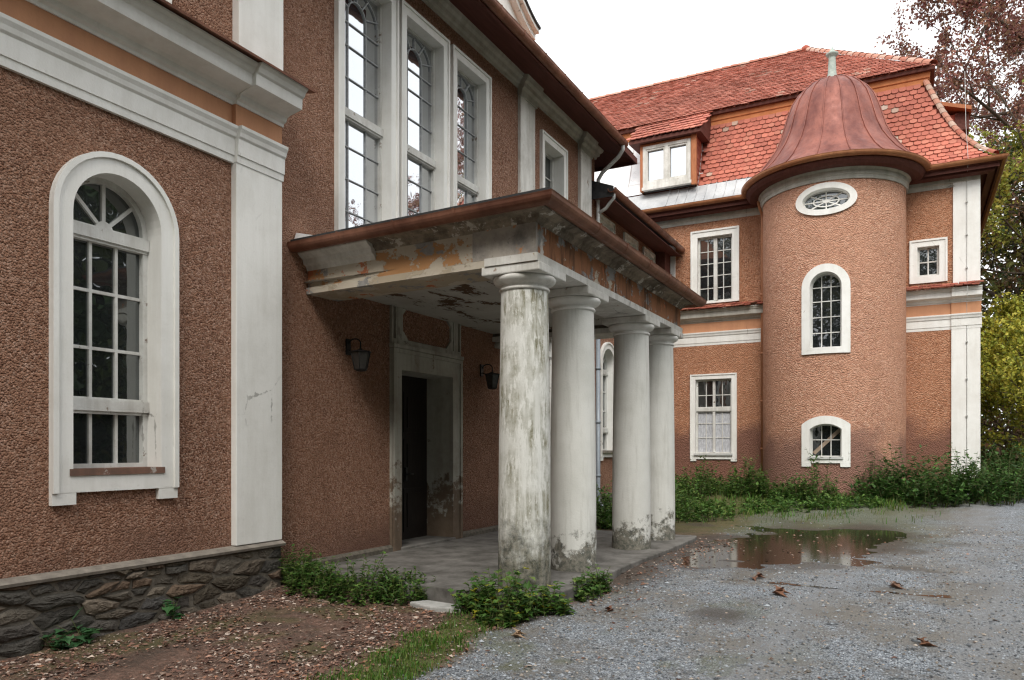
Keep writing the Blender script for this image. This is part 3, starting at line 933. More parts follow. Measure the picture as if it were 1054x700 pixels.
for p_ in sites:
    poly = [(-1.4, -.3), (6.07 * STX, -.3), (6.07 * STX, .545), (-1.4, .545)]
    if not pip(p_[0], p_[1], poly): continue
    for o_ in sorted(sites, key=lambda o_: (o_[0] - p_[0]) ** 2 + (o_[1] - p_[1]) ** 2)[1:26]:
        poly = clip_cell(poly, p_, o_)
        if len(poly) < 3: break
    if len(poly) < 3: continue
    poly = [(a / STX, b) for a, b in poly]
    cy_ = sum(a for a, b in poly) / len(poly); cz_ = sum(b for a, b in poly) / len(poly)
    loop = []
    for k in range(len(poly)):
        a, b = poly[k], poly[(k + 1) % len(poly)]
        L_ = math.hypot(b[0] - a[0], b[1] - a[1]); m_ = max(1, int(L_ / .035))
        for e in range(m_): loop.append((a[0] + (b[0] - a[0]) * e / m_, a[1] + (b[1] - a[1]) * e / m_))
    if len(loop) < 4: continue
    gap = rs.uniform(.006, .018); dep = rs.uniform(.0, .030); ty, tz = rs.uniform(-.03, .03), rs.uniform(-.04, .04)
    sd = rs.uniform(0, 99)
    vs, fs = [], []
    rings_ = [(0, -.05), (.004, 0.0), (.18, .010), (.38, .016), (.60, .018), (.8, .018)]
    m_ = len(loop)
    for (fr, ex) in rings_:
        for (a, b) in loop:
            da, db = a - cy_, b - cz_
            L_ = math.hypot(da, db) or 1
            w1 = .006 * noise.noise(Vector((a * 14, b * 14, sd)))
            sc_ = max(.05, (L_ - gap + w1) / L_) * (1 - fr)
            yy, zz_ = cy_ + da * sc_, cz_ + db * sc_
            bump_ = .010 * noise.noise(Vector((yy * 7, zz_ * 9, sd))) + .009 * noise.noise(Vector((yy * 24, zz_ * 26, sd))) + .008 * noise.noise(Vector((yy * 60, zz_ * 70, sd)))
            xx = -6.125 + ex + (dep + ty * (yy - cy_) + tz * (zz_ - cz_) + bump_ if ex >= 0 else 0)
            vs.append((xx, yy, zz_))
    vs.append((-6.125 + .018 + dep + .01 * noise.noise(Vector((cy_ * 9, cz_ * 9, sd))), cy_, cz_))
    for r0 in range(len(rings_) - 1):
        for k in range(m_):
            k2 = (k + 1) % m_
            fs.append((r0 * m_ + k, r0 * m_ + k2, (r0 + 1) * m_ + k2, (r0 + 1) * m_ + k))
    r0 = len(rings_) - 1
    for k in range(m_): fs.append((r0 * m_ + k, r0 * m_ + (k + 1) % m_, len(vs) - 1))
    kk_ = rs.uniform(.5, .95)
    st.add(vs, fs, tuple(c_ * kk_ for c_ in rs.choice(STONE_COLS)))
st.build('rubble_facing', M['stone'], pl)
lg = MB()
sweep(lg, [(-6.2, -6), (-6.2, 6.09)], [(-.05, .54), (.125, .54), (.132, .565), (.085, .59), (-.05, .60)])
o = lg.build('cement_ledge', M['ledge'], pl)
lg = MB()
sweep(lg, [(XR, 6.1), (XR, 8.24)], [(-.05, -.1), (.06, -.1), (.062, .25), (.03, .285), (-.05, .285)])
sweep(lg, [(XR, 10.02), (XR, 15.75)], [(-.05, -.1), (.06, -.1), (.062, .25), (.03, .285), (-.05, .285)])
lg.build('base_course', M['mortar'], wing)
# --- pilasters
def pilaster(mp, s0, s1, z0, z1, d, parent, mat='white'):
    q = MB(); prism(q, mp, rect(s0, s1, z0, z1), -.03, d)
    return bevel(q.build('pilaster', M[mat], parent), .006)
pilaster(mw, 5.454, 6.09, .60, 4.56, .075, wing)
pilaster(mw, 5.47, 6.09, 5.60, Z_EAVE - .2, .095, wing)
pilaster(mw, -.4, .2, .60, 4.56, .075, wing)
pilaster(mr, 12.03, 12.62, .29, Z_EAVE - .2, .06, wing, 'white_worn')
pilaster(mr, 14.80, 15.40, .29, Z_EAVE - .2, .075, wing, 'white_worn')
# --- belt courses of the bay: architrave band, ochre frieze, cornice with tiled weathering
def band(mp_pts, dd=0.0, zo=4.548, parent=None, mat='white'):
    q = MB()
    pr = [(-.03, zo), (.035 + dd, zo), (.04 + dd, zo + .07), (.052 + dd, zo + .075), (.056 + dd, zo + .24), (.075 + dd, zo + .26), (.085 + dd, zo + .30), (.105 + dd, zo + .335), (.108 + dd, zo + .365), (.03, zo + .375), (-.03, zo + .375)]
    sweep(q, mp_pts, pr)
    return q.build('architrave_band', M[mat], parent)
def cornice(mp_pts, dd=0.0, zo=5.15, parent=None, mat='white', over=.40):
    q = MB()
    k = over / .40
    pr = [(-.03, zo), (.03 + dd, zo), (.035 + dd, zo + .03), (.07 + dd, zo + .045), (.085 + dd, zo + .085), (.13 + dd, zo + .105), (.30 * k + dd, zo + .135), (.305 * k + dd, zo + .16), (.31 * k + dd, zo + .245), (.335 * k + dd, zo + .26), (.36 * k + dd, zo + .30), (.39 * k + dd, zo + .325), (.395 * k + dd, zo + .34), (-.03, zo + .40)]
    sweep(q, mp_pts, pr)
    return q.build('cornice', M[mat], parent)
def tile_edge(mp_pts, zo, over, parent, seed=1):
    q = MB()
    pr = [(-.03, zo + .05), (over + .02, zo - .045), (over + .045, zo - .062), (over + .05, zo - .04), (.0, zo + .075), (-.03, zo + .085)]
    sweep(q, mp_pts, pr)
    return q.build('cornice_flashing', M['copper'], parent)
bay = [(XW, -6), (XW, 5.454)]
bayp = [(XW, 5.454), (XW, 6.10)]
band(bay, 0, parent=wing); band(bayp, .05, parent=wing)
q = MB(); sweep(q, [(XW, -6), (XW, 5.454)], [(-.03, 4.925), (.012, 4.925), (.012, 5.152), (-.03, 5.152)]); q.build('ochre_frieze', M['ochre'], wing)
q = MB(); sweep(q, [(XW, 5.452), (XW, 6.09)], [(-.03, 4.925), (.07, 4.925), (.07, 5.152), (-.03, 5.152)])
q.build('ochre_frieze', M['ochre'], wing)
cornice(bay, 0.0, parent=wing); cornice([(XW, 5.452), (XW, 6.10)], .055, parent=wing)
tile_edge([(XW, -6), (XW, 6.22)], 5.54, .43, wing)
# --- eaves
q = MB()
pr = [(-.03, 8.14), (.02, 8.14), (.03, 8.19), (.07, 8.21), (.085, 8.27), (.13, 8.31), (.145, 8.36), (.18, 8.385), (.18, 8.425), (-.03, 8.425)]
sweep(q, [(XR, 6.1), (XR, 15.80), (-7.4, 15.80)], pr, out_sign=1)
sweep(q, [(XW, -6), (XW, 6.12)], pr)
for a, b in ((12.0, 12.65), (14.77, 15.43)):
    sweep(q, [(XR + .06, a), (XR + .06, b)], [(-.05, 8.0), (.03, 8.0), (.045, 8.10), (.09, 8.14), (.10, 8.21), (.14, 8.25), (.16, 8.33), (.18, 8.37), (-.05, 8.37)])
q.build('eaves_moulding', M['grey_mould'], wing)
q = MB()
def soffit_strip(mb, pts, d0, z0, d1, z1, t=.03):
    sweep(mb, pts, [(d0, z0), (d1, z1), (d1, z1 + t), (d0, z0 + t)])
soffit_strip(q, [(XR, -6), (XR, 15.78), (-9, 15.78)], -.1, 8.43, .74, 8.20)
sweep(q, [(XR, -6), (XR, 15.78), (-9, 15.78)], [(.70, 8.14), (.745, 8.14), (.745, 8.27), (.70, 8.27)])
q.build('eaves_soffit', M['soffit_wood'], wing)
q = MB()
sweep(q, [(XR, -6), (XR, 15.55)], gutter_profile(.085, .79, 8.24), smooth=False)
y = -5.0
while y < 15.4:
    sweep(q, [(XR, y), (XR, y + .03)], gutter_profile(.092, .79, 8.245)); y += .78
q.build('gutter', M['copper'], wing)
q = MB()
q.add([(-5.56, -6.3, 8.30), (-5.56, 16.3, 8.30), (-10, 12.8, 11.9), (-10, -6.3, 11.9)], [(0, 1, 2, 3)])
q.add([(-10, -6.3, 11.9), (-10, 12.8, 11.9), (-14.5, 16.3, 8.3), (-14.5, -6.3, 8.3)], [(0, 1, 2, 3)])
q.add([(-5.56, 16.3, 8.3), (-14.5, 16.3, 8.3), (-10, 12.8, 11.9)], [(0, 1, 2)])
q.build('roof', M['wood_frame'], wing)
# --- gable over the entrance
gprof = []
for i in range(41):
    t = -1 + 2 * i / 40
    a = abs(t) * 3.25
    z = 9.28 + 2.6 * (max(0, 1 - a / 3.25) ** 1.45)
    gprof.append((9.1 + t * 3.25, z))
gp = [(9.1 - 3.2, 8.3), (9.1 + 3.2, 8.3), (9.1 + 3.2, 9.0)] + gprof[::-1] + [(9.1 - 3.2, 9.0)]
gx = wall_x(-6.22)
q = MB(); prism(q, gx, gp, -.35, 0.0)
gab = q.build('gable', M['white'], wing)
q = MB()
ip = [(9.1 - 2.55, 8.3), (9.1 + 2.55, 8.3)] + [(9.1 + (s - 9.1) * .77, 8.75 + (z - 9.28) * .8) for s, z in gprof[::-1]]
prism(q, gx, ip, -.05, .012)
q.build('roughcast_field', M['rc_near'], gab)
q = MB(); q2 = MB()
for (a, b) in zip(gprof[:-1], gprof[1:]):
    dx, dz = b[0] - a[0], b[1] - a[1]
    prism(q, gx, [(a[0], a[1] - .16), (b[0], b[1] - .16), (b[0], b[1] + .0), (a[0], a[1] + .0)], -.02, .12)
    prism(q, gx, [(a[0], a[1] - .06), (b[0], b[1] - .06), (b[0], b[1] + .01), (a[0], a[1] + .01)], -.02, .2)
    prism(q2, gx, [(a[0], a[1] + .008), (b[0], b[1] + .008), (b[0], b[1] + .05), (a[0], a[1] + .05)], -.37, .23)
for sg in (-1, 1):
    prism(q, gx, rect(*sorted((9.1 + sg * 3.2, 9.1 + sg * 2.86)), 8.3, 9.05), -.02, .05)
q.build('gable_moulding', M['white'], gab)
q2.build('gable_coping', M['bitumen'], gab)
part_window(wing, wall_x(-6.2), 8.35, 9.85, 8.55, 9.9, 0, .16, .03, .06, 3, 3, glass='glass_sky', sill=None)
# --- entrance: door case
dc = MB()
ring(dc, mr, [(8.244, .2), (10.013, .2), (10.013, 2.985), (8.244, 2.985)], [(8.442, .22), (9.76, .22), (9.76, 2.70), (8.442, 2.70)], .06, .45)
prism(dc, mr, rect(8.244, 8.30, .2, 2.985), .05, .08); prism(dc, mr, rect(9.955, 10.013, .2, 2.985), .05, .08)
prism(dc, mr, rect(8.30, 9.955, 2.93, 2.985), .05, .08)
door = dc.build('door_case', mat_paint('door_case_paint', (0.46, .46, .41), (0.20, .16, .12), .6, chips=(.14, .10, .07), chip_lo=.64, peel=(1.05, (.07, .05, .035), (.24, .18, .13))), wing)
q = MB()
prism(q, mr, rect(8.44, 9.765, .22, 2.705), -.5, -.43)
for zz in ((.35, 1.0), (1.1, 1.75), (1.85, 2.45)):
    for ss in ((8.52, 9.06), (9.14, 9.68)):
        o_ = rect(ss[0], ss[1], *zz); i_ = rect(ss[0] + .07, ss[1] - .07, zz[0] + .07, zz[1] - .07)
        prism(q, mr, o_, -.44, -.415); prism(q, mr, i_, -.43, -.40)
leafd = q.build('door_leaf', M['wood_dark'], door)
q = MB()
tube(q, [mr(9.18, 1.22, -.40), mr(9.18, 1.22, -.34), mr(9.27, 1.22, -.335)], .012)
prism(q, mr, rect(9.155, 9.205, 1.12, 1.32), -.42, -.393)
q.build('door_handle', M['iron'], door)
q = MB()
# over-door panel with octagonal field
ring(q, mr, [(8.36, 3.05), (9.90, 3.05), (9.90, 3.72), (8.36, 3.72)], rect(8.45, 9.80, 3.11, 3.62), .05, 0.0)
ch = .13
o8 = [(8.45, 3.11), (9.80, 3.11), (9.80, 3.62), (8.45, 3.62)]
i8 = [(8.50 + ch, 3.13), (9.75 - ch, 3.13), (9.75, 3.13 + ch * 1.3), (9.75, 3.60 - ch * 1.3), (9.75 - ch, 3.60), (8.50 + ch, 3.60), (8.50, 3.60 - ch * 1.3), (8.50, 3.13 + ch * 1.3)]
o8 = [(8.45 + ch, 3.105), (9.80 - ch, 3.105), (9.805, 3.105), (9.805, 3.625), (9.80 - ch, 3.625), (8.45, 3.625), (8.445, 3.625), (8.445, 3.105)]
i8b = [(8.50 + ch, 3.13), (9.75 - ch, 3.13), (9.75, 3.13 + ch), (9.75, 3.60 - ch), (9.75 - ch, 3.60), (8.50 + ch, 3.60), (8.50, 3.60 - ch), (8.50, 3.13 + ch)]
ring(q, mr, o8, i8b, .035, 0.0)
for a, b in ((8.244, 8.36), (9.90, 10.013)):
    ring(q, mr, rect(a, b, 3.05, 3.72), rect(a + .03, b - .025, 3.12, 3.6), .045, 0)
prism(q, mr, rect(8.23, 10.03, 2.99, 3.045), -.01, .09)
q.build('overdoor_panel', mat_paint('overdoor_paint', (0.48, .47, .42), (0.16, .13, .1), .7), door)
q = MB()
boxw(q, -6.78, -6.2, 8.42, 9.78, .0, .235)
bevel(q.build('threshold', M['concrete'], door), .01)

# ================================================================== PORTICO
XF = -3.2
FA, FB, FC, FD = (XR, 6.66), (XF, 6.50), (XF, 11.67), (XR, 11.67)
path = [FD, FC, FB, FA][::-1]          # FA -> FB -> FC -> FD, outside on the right of travel
porch = thing('portico', 'weathered entrance portico on four stout columns with flaking ochre beam', 'portico', (-4.75, 9.1, .2))
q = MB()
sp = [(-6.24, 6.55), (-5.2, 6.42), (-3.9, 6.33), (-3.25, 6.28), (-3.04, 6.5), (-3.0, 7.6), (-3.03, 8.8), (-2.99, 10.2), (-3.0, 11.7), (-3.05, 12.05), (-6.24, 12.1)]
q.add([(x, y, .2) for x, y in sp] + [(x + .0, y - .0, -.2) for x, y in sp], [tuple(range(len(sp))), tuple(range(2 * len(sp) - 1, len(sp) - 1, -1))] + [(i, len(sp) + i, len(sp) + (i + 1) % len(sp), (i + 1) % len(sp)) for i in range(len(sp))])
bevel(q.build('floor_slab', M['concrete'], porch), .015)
# columns
for i, cy in enumerate((6.83, 8.08, 10.15, 11.38)):
    cx = -3.5
    q = MB()
    prof = []
    for k in range(25):
        t = k / 24
        prof.append((.272 - .030 * t ** 1.7, .19 + 3.02 * t))
    prof[0] = (.272, .15)
    lathe(q, (cx, cy), prof, 56)
    c = q.build('column', mat_column('mossy_column', True) if i == 0 else (M.get('col2') or M.setdefault('col2', mat_column('lime_washed_column', False))), porch)
    q = MB()
    lathe(q, (cx, cy), [(.240, 3.195), (.258, 3.20), (.262, 3.212), (.258, 3.225), (.243, 3.23), (.245, 3.25), (.275, 3.262), (.305, 3.28), (.318, 3.30), (.322, 3.318), (.316, 3.333), (.30, 3.34)], 48)
    q.build('capital', M['white'] if i else M['white_worn'], c)
    q = MB(); boxw(q, cx - .325, cx + .325, cy - .325, cy + .325, 3.338, 3.425)
    bevel(q.build('abacus', M['white_worn'], c), .012)
    if i == 0: c['label'] = 'moss streaked front corner column'
# entablature: white lower band, flaking fascia, rotten cornice (front and side flakes differ)
def beam(seg, name, mat, pr):
    q = MB(); sweep(q, seg, pr); return q.build(name, M[mat], porch)
b_in = -.58
band_pr = [(b_in, 3.427), (.012, 3.427), (.016, 3.50), (.0, 3.505), (b_in, 3.505)]
beam([FA, (XF - .018, 6.501)], 'front_architrave', 'arch_front', [(-.5, 3.425), (.010, 3.425), (.012, 3.498), (-.5, 3.503)])
beam([(XF, 6.49), FC, FD], 'architrave', 'white_worn', band_pr)
fas_pr = [(-.06, 3.50), (-.012, 3.50), (-.012, 3.81), (-.06, 3.81)]
beam([FA, (XF - .018, 6.501)], 'front_fascia', 'fascia', fas_pr)
beam([(XF, 6.516), (XF, 11.66)], 'side_fascia', 'fascia_side', [(-.06, 3.50), (-.014, 3.50), (-.014, 3.808), (-.06, 3.808)])
beam([(XF - .02, 11.668), (XR, 11.668)], 'rear_fascia', 'fascia_side', fas_pr)
beam(path, 'beam_core', 'mortar', [(b_in + .02, 3.502), (-.065, 3.502), (-.065, 3.80), (b_in + .02, 3.80)])
# sound plaster survives only at the wall end of the front cornice
a_, b_ = Vector(FA), Vector(FB)
beam([FA, tuple(a_.lerp(b_, .34))], 'plaster_moulding', 'white_worn', [(-.02, 3.70), (.0, 3.70), (.02, 3.745), (.06, 3.765), (.075, 3.82), (.12, 3.845), (.155, 3.87), (.155, 3.91), (-.02, 3.91)])
# one block of the front fascia breaks forward over the corner column
beam([tuple(a_.lerp(b_, .76)), (XF - .004, 6.5)], 'corner_block', 'fascia_grey', [(-.03, 3.503), (.004, 3.503), (.004, 3.80), (-.03, 3.80)])
cor_pr = [(b_in + .03, 3.795), (.0, 3.795), (.012, 3.815), (.04, 3.83), (.05, 3.86), (.09, 3.872), (.15, 3.885), (.155, 3.915), (b_in + .03, 3.915)]
beam(path, 'porch_cornice', 'mould_rot', cor_pr)
q = MB()
sweep(q, path, [(.13, 3.905), (.25, 3.945), (.27, 3.965), (.27, 4.005), (-.9, 4.14), (-.9, 3.90)])
x0 = XF - .9
q.add([(XR, 7.4, 4.13), (x0, 7.4, 4.13), (x0, 10.84, 4.13), (XR, 10.84, 4.13)], [(0, 1, 2, 3)])
q.build('porch_roof', M['bitumen'], porch)
q = MB(); sweep(q, path, gutter_profile(.085, .235, 3.945))
tt = [i / 6 for i in range(1, 6)]
for t in tt:
    p0 = (FB[0], FB[1] + (FC[1] - FB[1]) * t); sweep(q, [p0, (p0[0], p0[1] + .03)], gutter_profile(.093, .235, 3.950))
for t in (.25, .5, .75):
    a = Vector(FA).lerp(Vector(FB), t); bdir = (Vector(FB) - Vector(FA)).normalized() * .03
    sweep(q, [tuple(a), tuple(a + bdir)], gutter_profile(.093, .235, 3.950))
q.build('gutter', M['copper'], porch)
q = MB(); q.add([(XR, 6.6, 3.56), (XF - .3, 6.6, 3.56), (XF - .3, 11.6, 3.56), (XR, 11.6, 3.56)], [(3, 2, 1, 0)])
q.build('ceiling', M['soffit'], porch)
q = MB()
boxw(q, XR - .02, XR + .10, 11.2, 11.72, 3.36, 3.56)
boxw(q, XR - .02, XR + .12, 11.17, 11.73, 3.33, 3.40)
q.build('wall_bracket', M['white_worn'], porch)
q = MB()
q.add([(XR + .02, 6.42, 3.99), (XR + .50, 6.36, 3.97), (XR + .50, 6.62, 4.04), (XR + .02, 6.72, 4.14), (XR + .02, 6.46, 4.10)], [(0, 1, 2, 3, 4)])
q.build('flashing', M['sheet'], porch)

# ================================================================== WALL LANTERNS
def lantern(y, z, label):
    t = thing('wall_lantern', label, 'lantern', (XR, y, z), 'lanterns beside the entrance')
    mp = mr
    q = MB()
    prism(q, mp, rect(y - .04, y + .04, z + .0, z + .20), 0, .02)
    pts = []
    for i in range(13):
        a = math.pi * (1 - i / 12)
        pts.append(mp(y, z + .13 + .065 * math.sin(a), .02 + .095 + .095 * math.cos(a)))
    pts.append(mp(y, z + .07, .21))
    tube(q, pts, .009)
    tube(q, [mp(y, z + .06, .02), mp(y, z + .03, .1), mp(y, z + .06, .19)], .007)
    q.build('bracket', M['iron'], t)
    cx, cy = XR + .21, y
    q = MB()
    lathe(q, (cx, cy), [(.004, z + .075), (.015, z + .07), (.03, z + .05), (.10, z + .038), (.145, z + .03), (.145, z + .018), (.0, z + .018)], 6, smooth=False)
    for k in range(6):
        a = math.pi / 3 * k
        tube(q, [(cx + .128 * math.cos(a), cy + .128 * math.sin(a), z + .025), (cx + .08 * math.cos(a), cy + .08 * math.sin(a), z - .20)], .0065, 6)
    lathe(q, (cx, cy), [(0, z - .225), (.06, z - .215), (.09, z - .20), (.09, z - .188), (0, z - .188)], 6, smooth=False)
    q.build('lantern_frame', M['iron'], t)
    q = MB()
    lathe(q, (cx, cy), [(.0, z + .015), (.122, z + .014), (.078, z - .187), (0, z - .187)], 6, smooth=False)
    q.build('lantern_glass', M['lamp_glass'], t)
lantern(7.38, 2.79, 'black iron wall lantern on the brown wall left of the doorway')
lantern(10.72, 2.80, 'black iron wall lantern on the brown wall right of the doorway')

# ================================================================== LINK WING
XL = -6.45
ml = wall_x(XL)
link = thing('linking_wing', 'low linking wing with three small square windows under brown eaves, behind the porch', 'building', (-6.6, 18.5, .2))
holes = []
for a, b in ((16.45, 17.25), (18.2, 19.0), (19.75, 20.5)):
    holes.append(part_window(link, ml, a, b, 6.28, 6.98, 0, .12, .03, .10, 1, 1, glass='glass_dark', sill=None, trim='white_worn')[1])
for a in (16.55, 18.9):
    holes.append(part_window(link, ml, a, a + .80, 1.55, 3.60, .40, .16, .045, .2, 3, [1, 3], transoms=(2.05, 3.46), fan=True, ears=.08, bottom_w=.15, sill='ledge')[1])
q = MB()
flat_wall(q, ml, rect(15.7, 21.3, .1, 7.25), holes)
q.build('wall', M['rc_near'], link)
q = MB(); boxw(q, -13, -12.8, 15.75, 21.3, 0, 7.25)
q.build('rear_wall', M['rc_near'], link)
q = MB(); sweep(q, [(XL, 15.75), (XL, 21.28)], [(-.05, 0), (.06, 0), (.06, .5), (.03, .54), (-.05, .54)])
q.build('base_course', M['mortar'], link)
q = MB()
soffit_strip(q, [(XL, 15.55), (XL, 21.25)], -.1, 7.22, .62, 7.12)
boxw(q, XL + .0, XL + .30, 20.72, 21.28, 5.9, 7.2)
q.build('eaves_soffit', M['soffit_wood'], link)
q = MB(); sweep(q, [(XL, 15.45), (XL, 21.22)], gutter_profile(.085, .66, 7.30))
y = 15.5
while y < 21: sweep(q, [(XL, y), (XL, y + .03)], gutter_profile(.092, .66, 7.305)); y += .8
q.build('gutter', M['copper'], link)
q = MB()
q.add([(XL + .72, 15.5, 7.30), (XL + .72, 21.3, 7.30), (-9.5, 21.3, 8.9), (-9.5, 15.75, 8.9)], [(0, 1, 2, 3)])
q.add([(XL + .70, 15.5, 7.36), (XL + .70, 15.5, 7.14), (-7.1, 15.5, 7.14), (-9.5, 15.75, 8.9)], [(3, 2, 1, 0)])
q.build('roof', M['bitumen'], link)

def pipe_clamps(mb, x, y, zs, r):
    for z in zs: lathe(mb, (x, y), [(r + .001, z - .03), (r + .010, z - .03), (r + .010, z + .03), (r + .001, z + .03)], 14)
q = MB()
gxp = XR + .79
tube(q, [(gxp, 15.42, 8.18), (gxp, 15.42, 8.08), (gxp - .12, 15.5, 7.98), (XR + .24, 15.62, 7.74), (XR + .12, 15.68, 7.62), (XR + .11, 15.69, 7.4), (XR + .11, 15.69, 4.2)], .043, 12)
pipe_clamps(q, XR + .11, 15.69, (7.2, 5.9, 4.6), .05)
dp = q.build('downpipe', M['pipe_white'], wing)
q = MB()
tube(q, [(XR + .11, 15.69, 4.22), (XR + .11, 15.69, .45), (XR + .16, 15.69, .33), (XR + .3, 15.69, .26)], .052, 12)
pipe_clamps(q, XR + .11, 15.69, (3.4, 2.2, 1.0), .052)
q.build('lower_downpipe', M['pipe_grey'], wing)
q = MB()
tube(q, [(XL + .66, 15.62, 7.24), (XL + .66, 15.62, 7.14), (XL + .55, 15.66, 7.06), (XR + .30, 15.69, 6.96), (XR + .13, 15.69, 6.88)], .038, 12)
q.build('downpipe', M['pipe_white'], link)

# ================================================================== FAR WING
YF = 21.3
mf = wall_y(YF)
far = thing('corner_wing', 'orange two storey wing with red tiled mansard roof behind the turret', 'building', (-2.0, YF, .4))
hol = []
hol.append(part_window(far, mf, -5.43, -4.42, 1.46, 3.57, 0, .145, .04, .12, 4, [3, 2], transoms=(2.72,), mullions=((-4.925, 1.5, 3.53, .07),), bar_w=.024, glass='glass_far', trim='white_far', ears=.06, bottom_w=.15, curtain=2.66, sill='pipe_white', sill_d=.05)[1])
hol.append(part_window(far, mf, -5.37, -4.40, 5.76, 7.60, 0, .19, .04, .12, 4, 5, mullions=((-4.885, 5.8, 7.56, .10),), bar_w=.022, glass='glass_far', trim='white_far', bottom_w=.05, sill=None)[1])
hol.append(part_window(far, mf, .135, .61, 5.90, 6.635, 0, .175, .035, .12, 2, 2, bar_w=.03, glass='glass_far', trim='white_far', bottom_w=.17, sill=None)[1])
hol.append(part_window(far, mf, -7.4, -6.2, 5.76, 7.45, 0, .19, .04, .12, 4, 5, mullions=((-6.8, 5.8, 7.4, .1),), bar_w=.022, glass='glass_far', trim='white_far', bottom_w=.05, sill=None)[1])
q = MB()
flat_wall(q, mf, rect(-14, 1.44, .1, 8.3), hol)
boxw(q, 1.14, 1.44, 21.32, 32, .1, 8.3)
boxw(q, -14, 1.1, 31.7, 32, .1, 8.3)
q.build('wall', M['rc_far'], far)
q = MB()
prism(q, mf, rect(-3.5, .864, 5.62, 8.02), 0, .006) if False else None
pilaster(mf, .864, 1.472, .2, 4.55, .05, far, 'white_far')
pilaster(mf, .90, 1.472, 5.60, 8.26, .05, far, 'white_far')
for (a, b, dd) in ((-6.43, -3.4, 0), (-.12, .866, 0), (.864, 1.50, .05)):
    band([(a, YF), (b, YF)], dd - .03, 4.53, far, 'white_far')
    cornice([(a, YF), (b, YF)], dd - .03, 5.17, far, 'grey_mould' if b < -3 else 'white_far', .26)
for (a, b, dd) in ((-6.43, -3.4, 0), (-.12, .866, 0), (.864, 1.49, .052)):
    q = MB(); sweep(q, [(a, YF), (b, YF)], [(-.03, 4.905), (.008 + dd, 4.905), (.008 + dd, 5.172), (-.03, 5.172)])
    q.build('ochre_frieze', M['ochre'], far)

TILE_REDS = [(.40, .115, .075), (.43, .13, .085), (.37, .105, .07), (.45, .145, .095), (.41, .12, .08), (.34, .10, .07), (.47, .18, .12)]
def tile(mb, o, u, w, n, ww, hh, col, tilt, rounded=True):
    """one beaver-tail tile: o top centre, u across, w down-slope, n outward"""
    th = .016
    h2 = ww / 2 * .95
    if rounded: pr = [(-h2, 0), (-h2, hh * .78), (-h2 * .7, hh * .94), (0, hh), (h2 * .7, hh * .94), (h2, hh * .78), (h2, 0)]
    else: pr = [(-h2, 0), (-h2, hh), (h2, hh), (h2, 0)]
    vs = []
    for a, b in pr: vs.append(o + u * a + w * b + n * (th + tilt * b / hh))
    for a, b in pr: vs.append(o + u * a + w * b + n * (tilt * b / hh - .004))
    m = len(pr)
    fs = [tuple(range(m))] + [(i, m + i, m + i + 1, i + 1) for i in range(m - 1)]
    mb.add(vs, fs, col)

def tile_field(mb, p_at, rows, row_h, tw, lx, rx, seed, light=0.0, rounded=True, gaps=()):
    """p_at(k) -> (point(y,z) at row k top, slope dir) ; lx/rx give the x-limits per row"""
    r_ = random.Random(seed)
    for k in range(rows):
        (y, z), (dy, dz) = p_at(k)
        w_ = Vector((0, dy, dz)).normalized()
        u_ = Vector((1, 0, 0)); n_ = u_.cross(w_) * -1
        if n_.y > 0: n_ = -n_
        x = lx(k) + (0 if k % 2 else tw / 2)
        while x < rx(k):
            if not any(g[0] < x < g[1] and g[2] < z < g[3] for g in gaps):
                c = r_.choice(TILE_REDS); q_ = r_.uniform(.86, 1.1); c = tuple(a * .55 + b * .45 for a, b in zip(c, (.41, .145, .105)))
                nz = noise.noise(Vector((x * .8, z * 1.3, seed)))
                if nz > .36 and r_.random() < .16: c = r_.choice([(.46, .32, .25), (.40, .27, .21), (.50, .38, .31)])
                kk_ = .5 + noise.noise(Vector((x * .35, z * .5, seed + 7)))
                c = tuple(a * (.78 + .4 * kk_) for a in c)
                if light: c = tuple(a + (b - a) * light for a, b in zip(c, (.52, .24, .18)))
                tile(mb, Vector((x + r_.uniform(-.006, .006), y, z + r_.uniform(-.006, .006))), (u_ + Vector((0, 0, r_.uniform(-.03, .03)))).normalized(), w_, n_, tw, row_h * 1.22, tuple(a * q_ for a in c), .026 + r_.uniform(0, .012), rounded)
            x += tw
for (a, b, dd) in ((-6.43, -3.42, 0), (-.10, 1.50, .03)):
    q = MB(tint=True)
    rt = random.Random(int(a * 100) + 999)
    for row in range(2):
        x = a + (.08 if row else 0)
        while x < b:
            if rt.random() > .06:
                c_ = rt.choice(TILE_REDS); k_ = rt.uniform(.55, 1.0)
                yy = YF - .02 - row * .13 - dd
                tile(q, Vector((x + rt.uniform(-.01, .01), yy, 5.655 - row * .065 + rt.uniform(-.008, .008))), Vector((1, 0, rt.uniform(-.05, .05))).normalized(), Vector((0, -.9, -.42)).normalized(), Vector((0, -.42, .9)).normalized(), .17, .19, tuple(v_ * k_ for v_ in c_), .014 + rt.uniform(0, .012), False)
            x += .172
    q.build('cornice_tiles', M['tile'], far)
# mansard profile (bell-cast) front: (y, z)
MP = [(20.86, 8.46), (21.02, 8.58), (21.24, 8.82), (21.48, 9.18), (21.70, 9.62), (21.90, 10.12), (22.08, 10.66), (22.22, 11.12)]
def mans(t):
    """t 0..1 along profile length, bottom to top -> (y, z), tangent"""
    L = [0]
    for a, b in zip(MP[:-1], MP[1:]): L.append(L[-1] + math.hypot(b[0] - a[0], b[1] - a[1]))
    d = t * L[-1]
    for i in range(len(MP) - 1):
        if d <= L[i + 1] + 1e-9:
            q_ = (d - L[i]) / (L[i + 1] - L[i])
            return (MP[i][0] + (MP[i + 1][0] - MP[i][0]) * q_, MP[i][1] + (MP[i + 1][1] - MP[i][1]) * q_), (MP[i + 1][0] - MP[i][0], MP[i + 1][1] - MP[i][1]), L[-1]
    return MP[-1], (MP[-1][0] - MP[-2][0], MP[-1][1] - MP[-2][1]), L[-1]
LM = mans(1)[2]
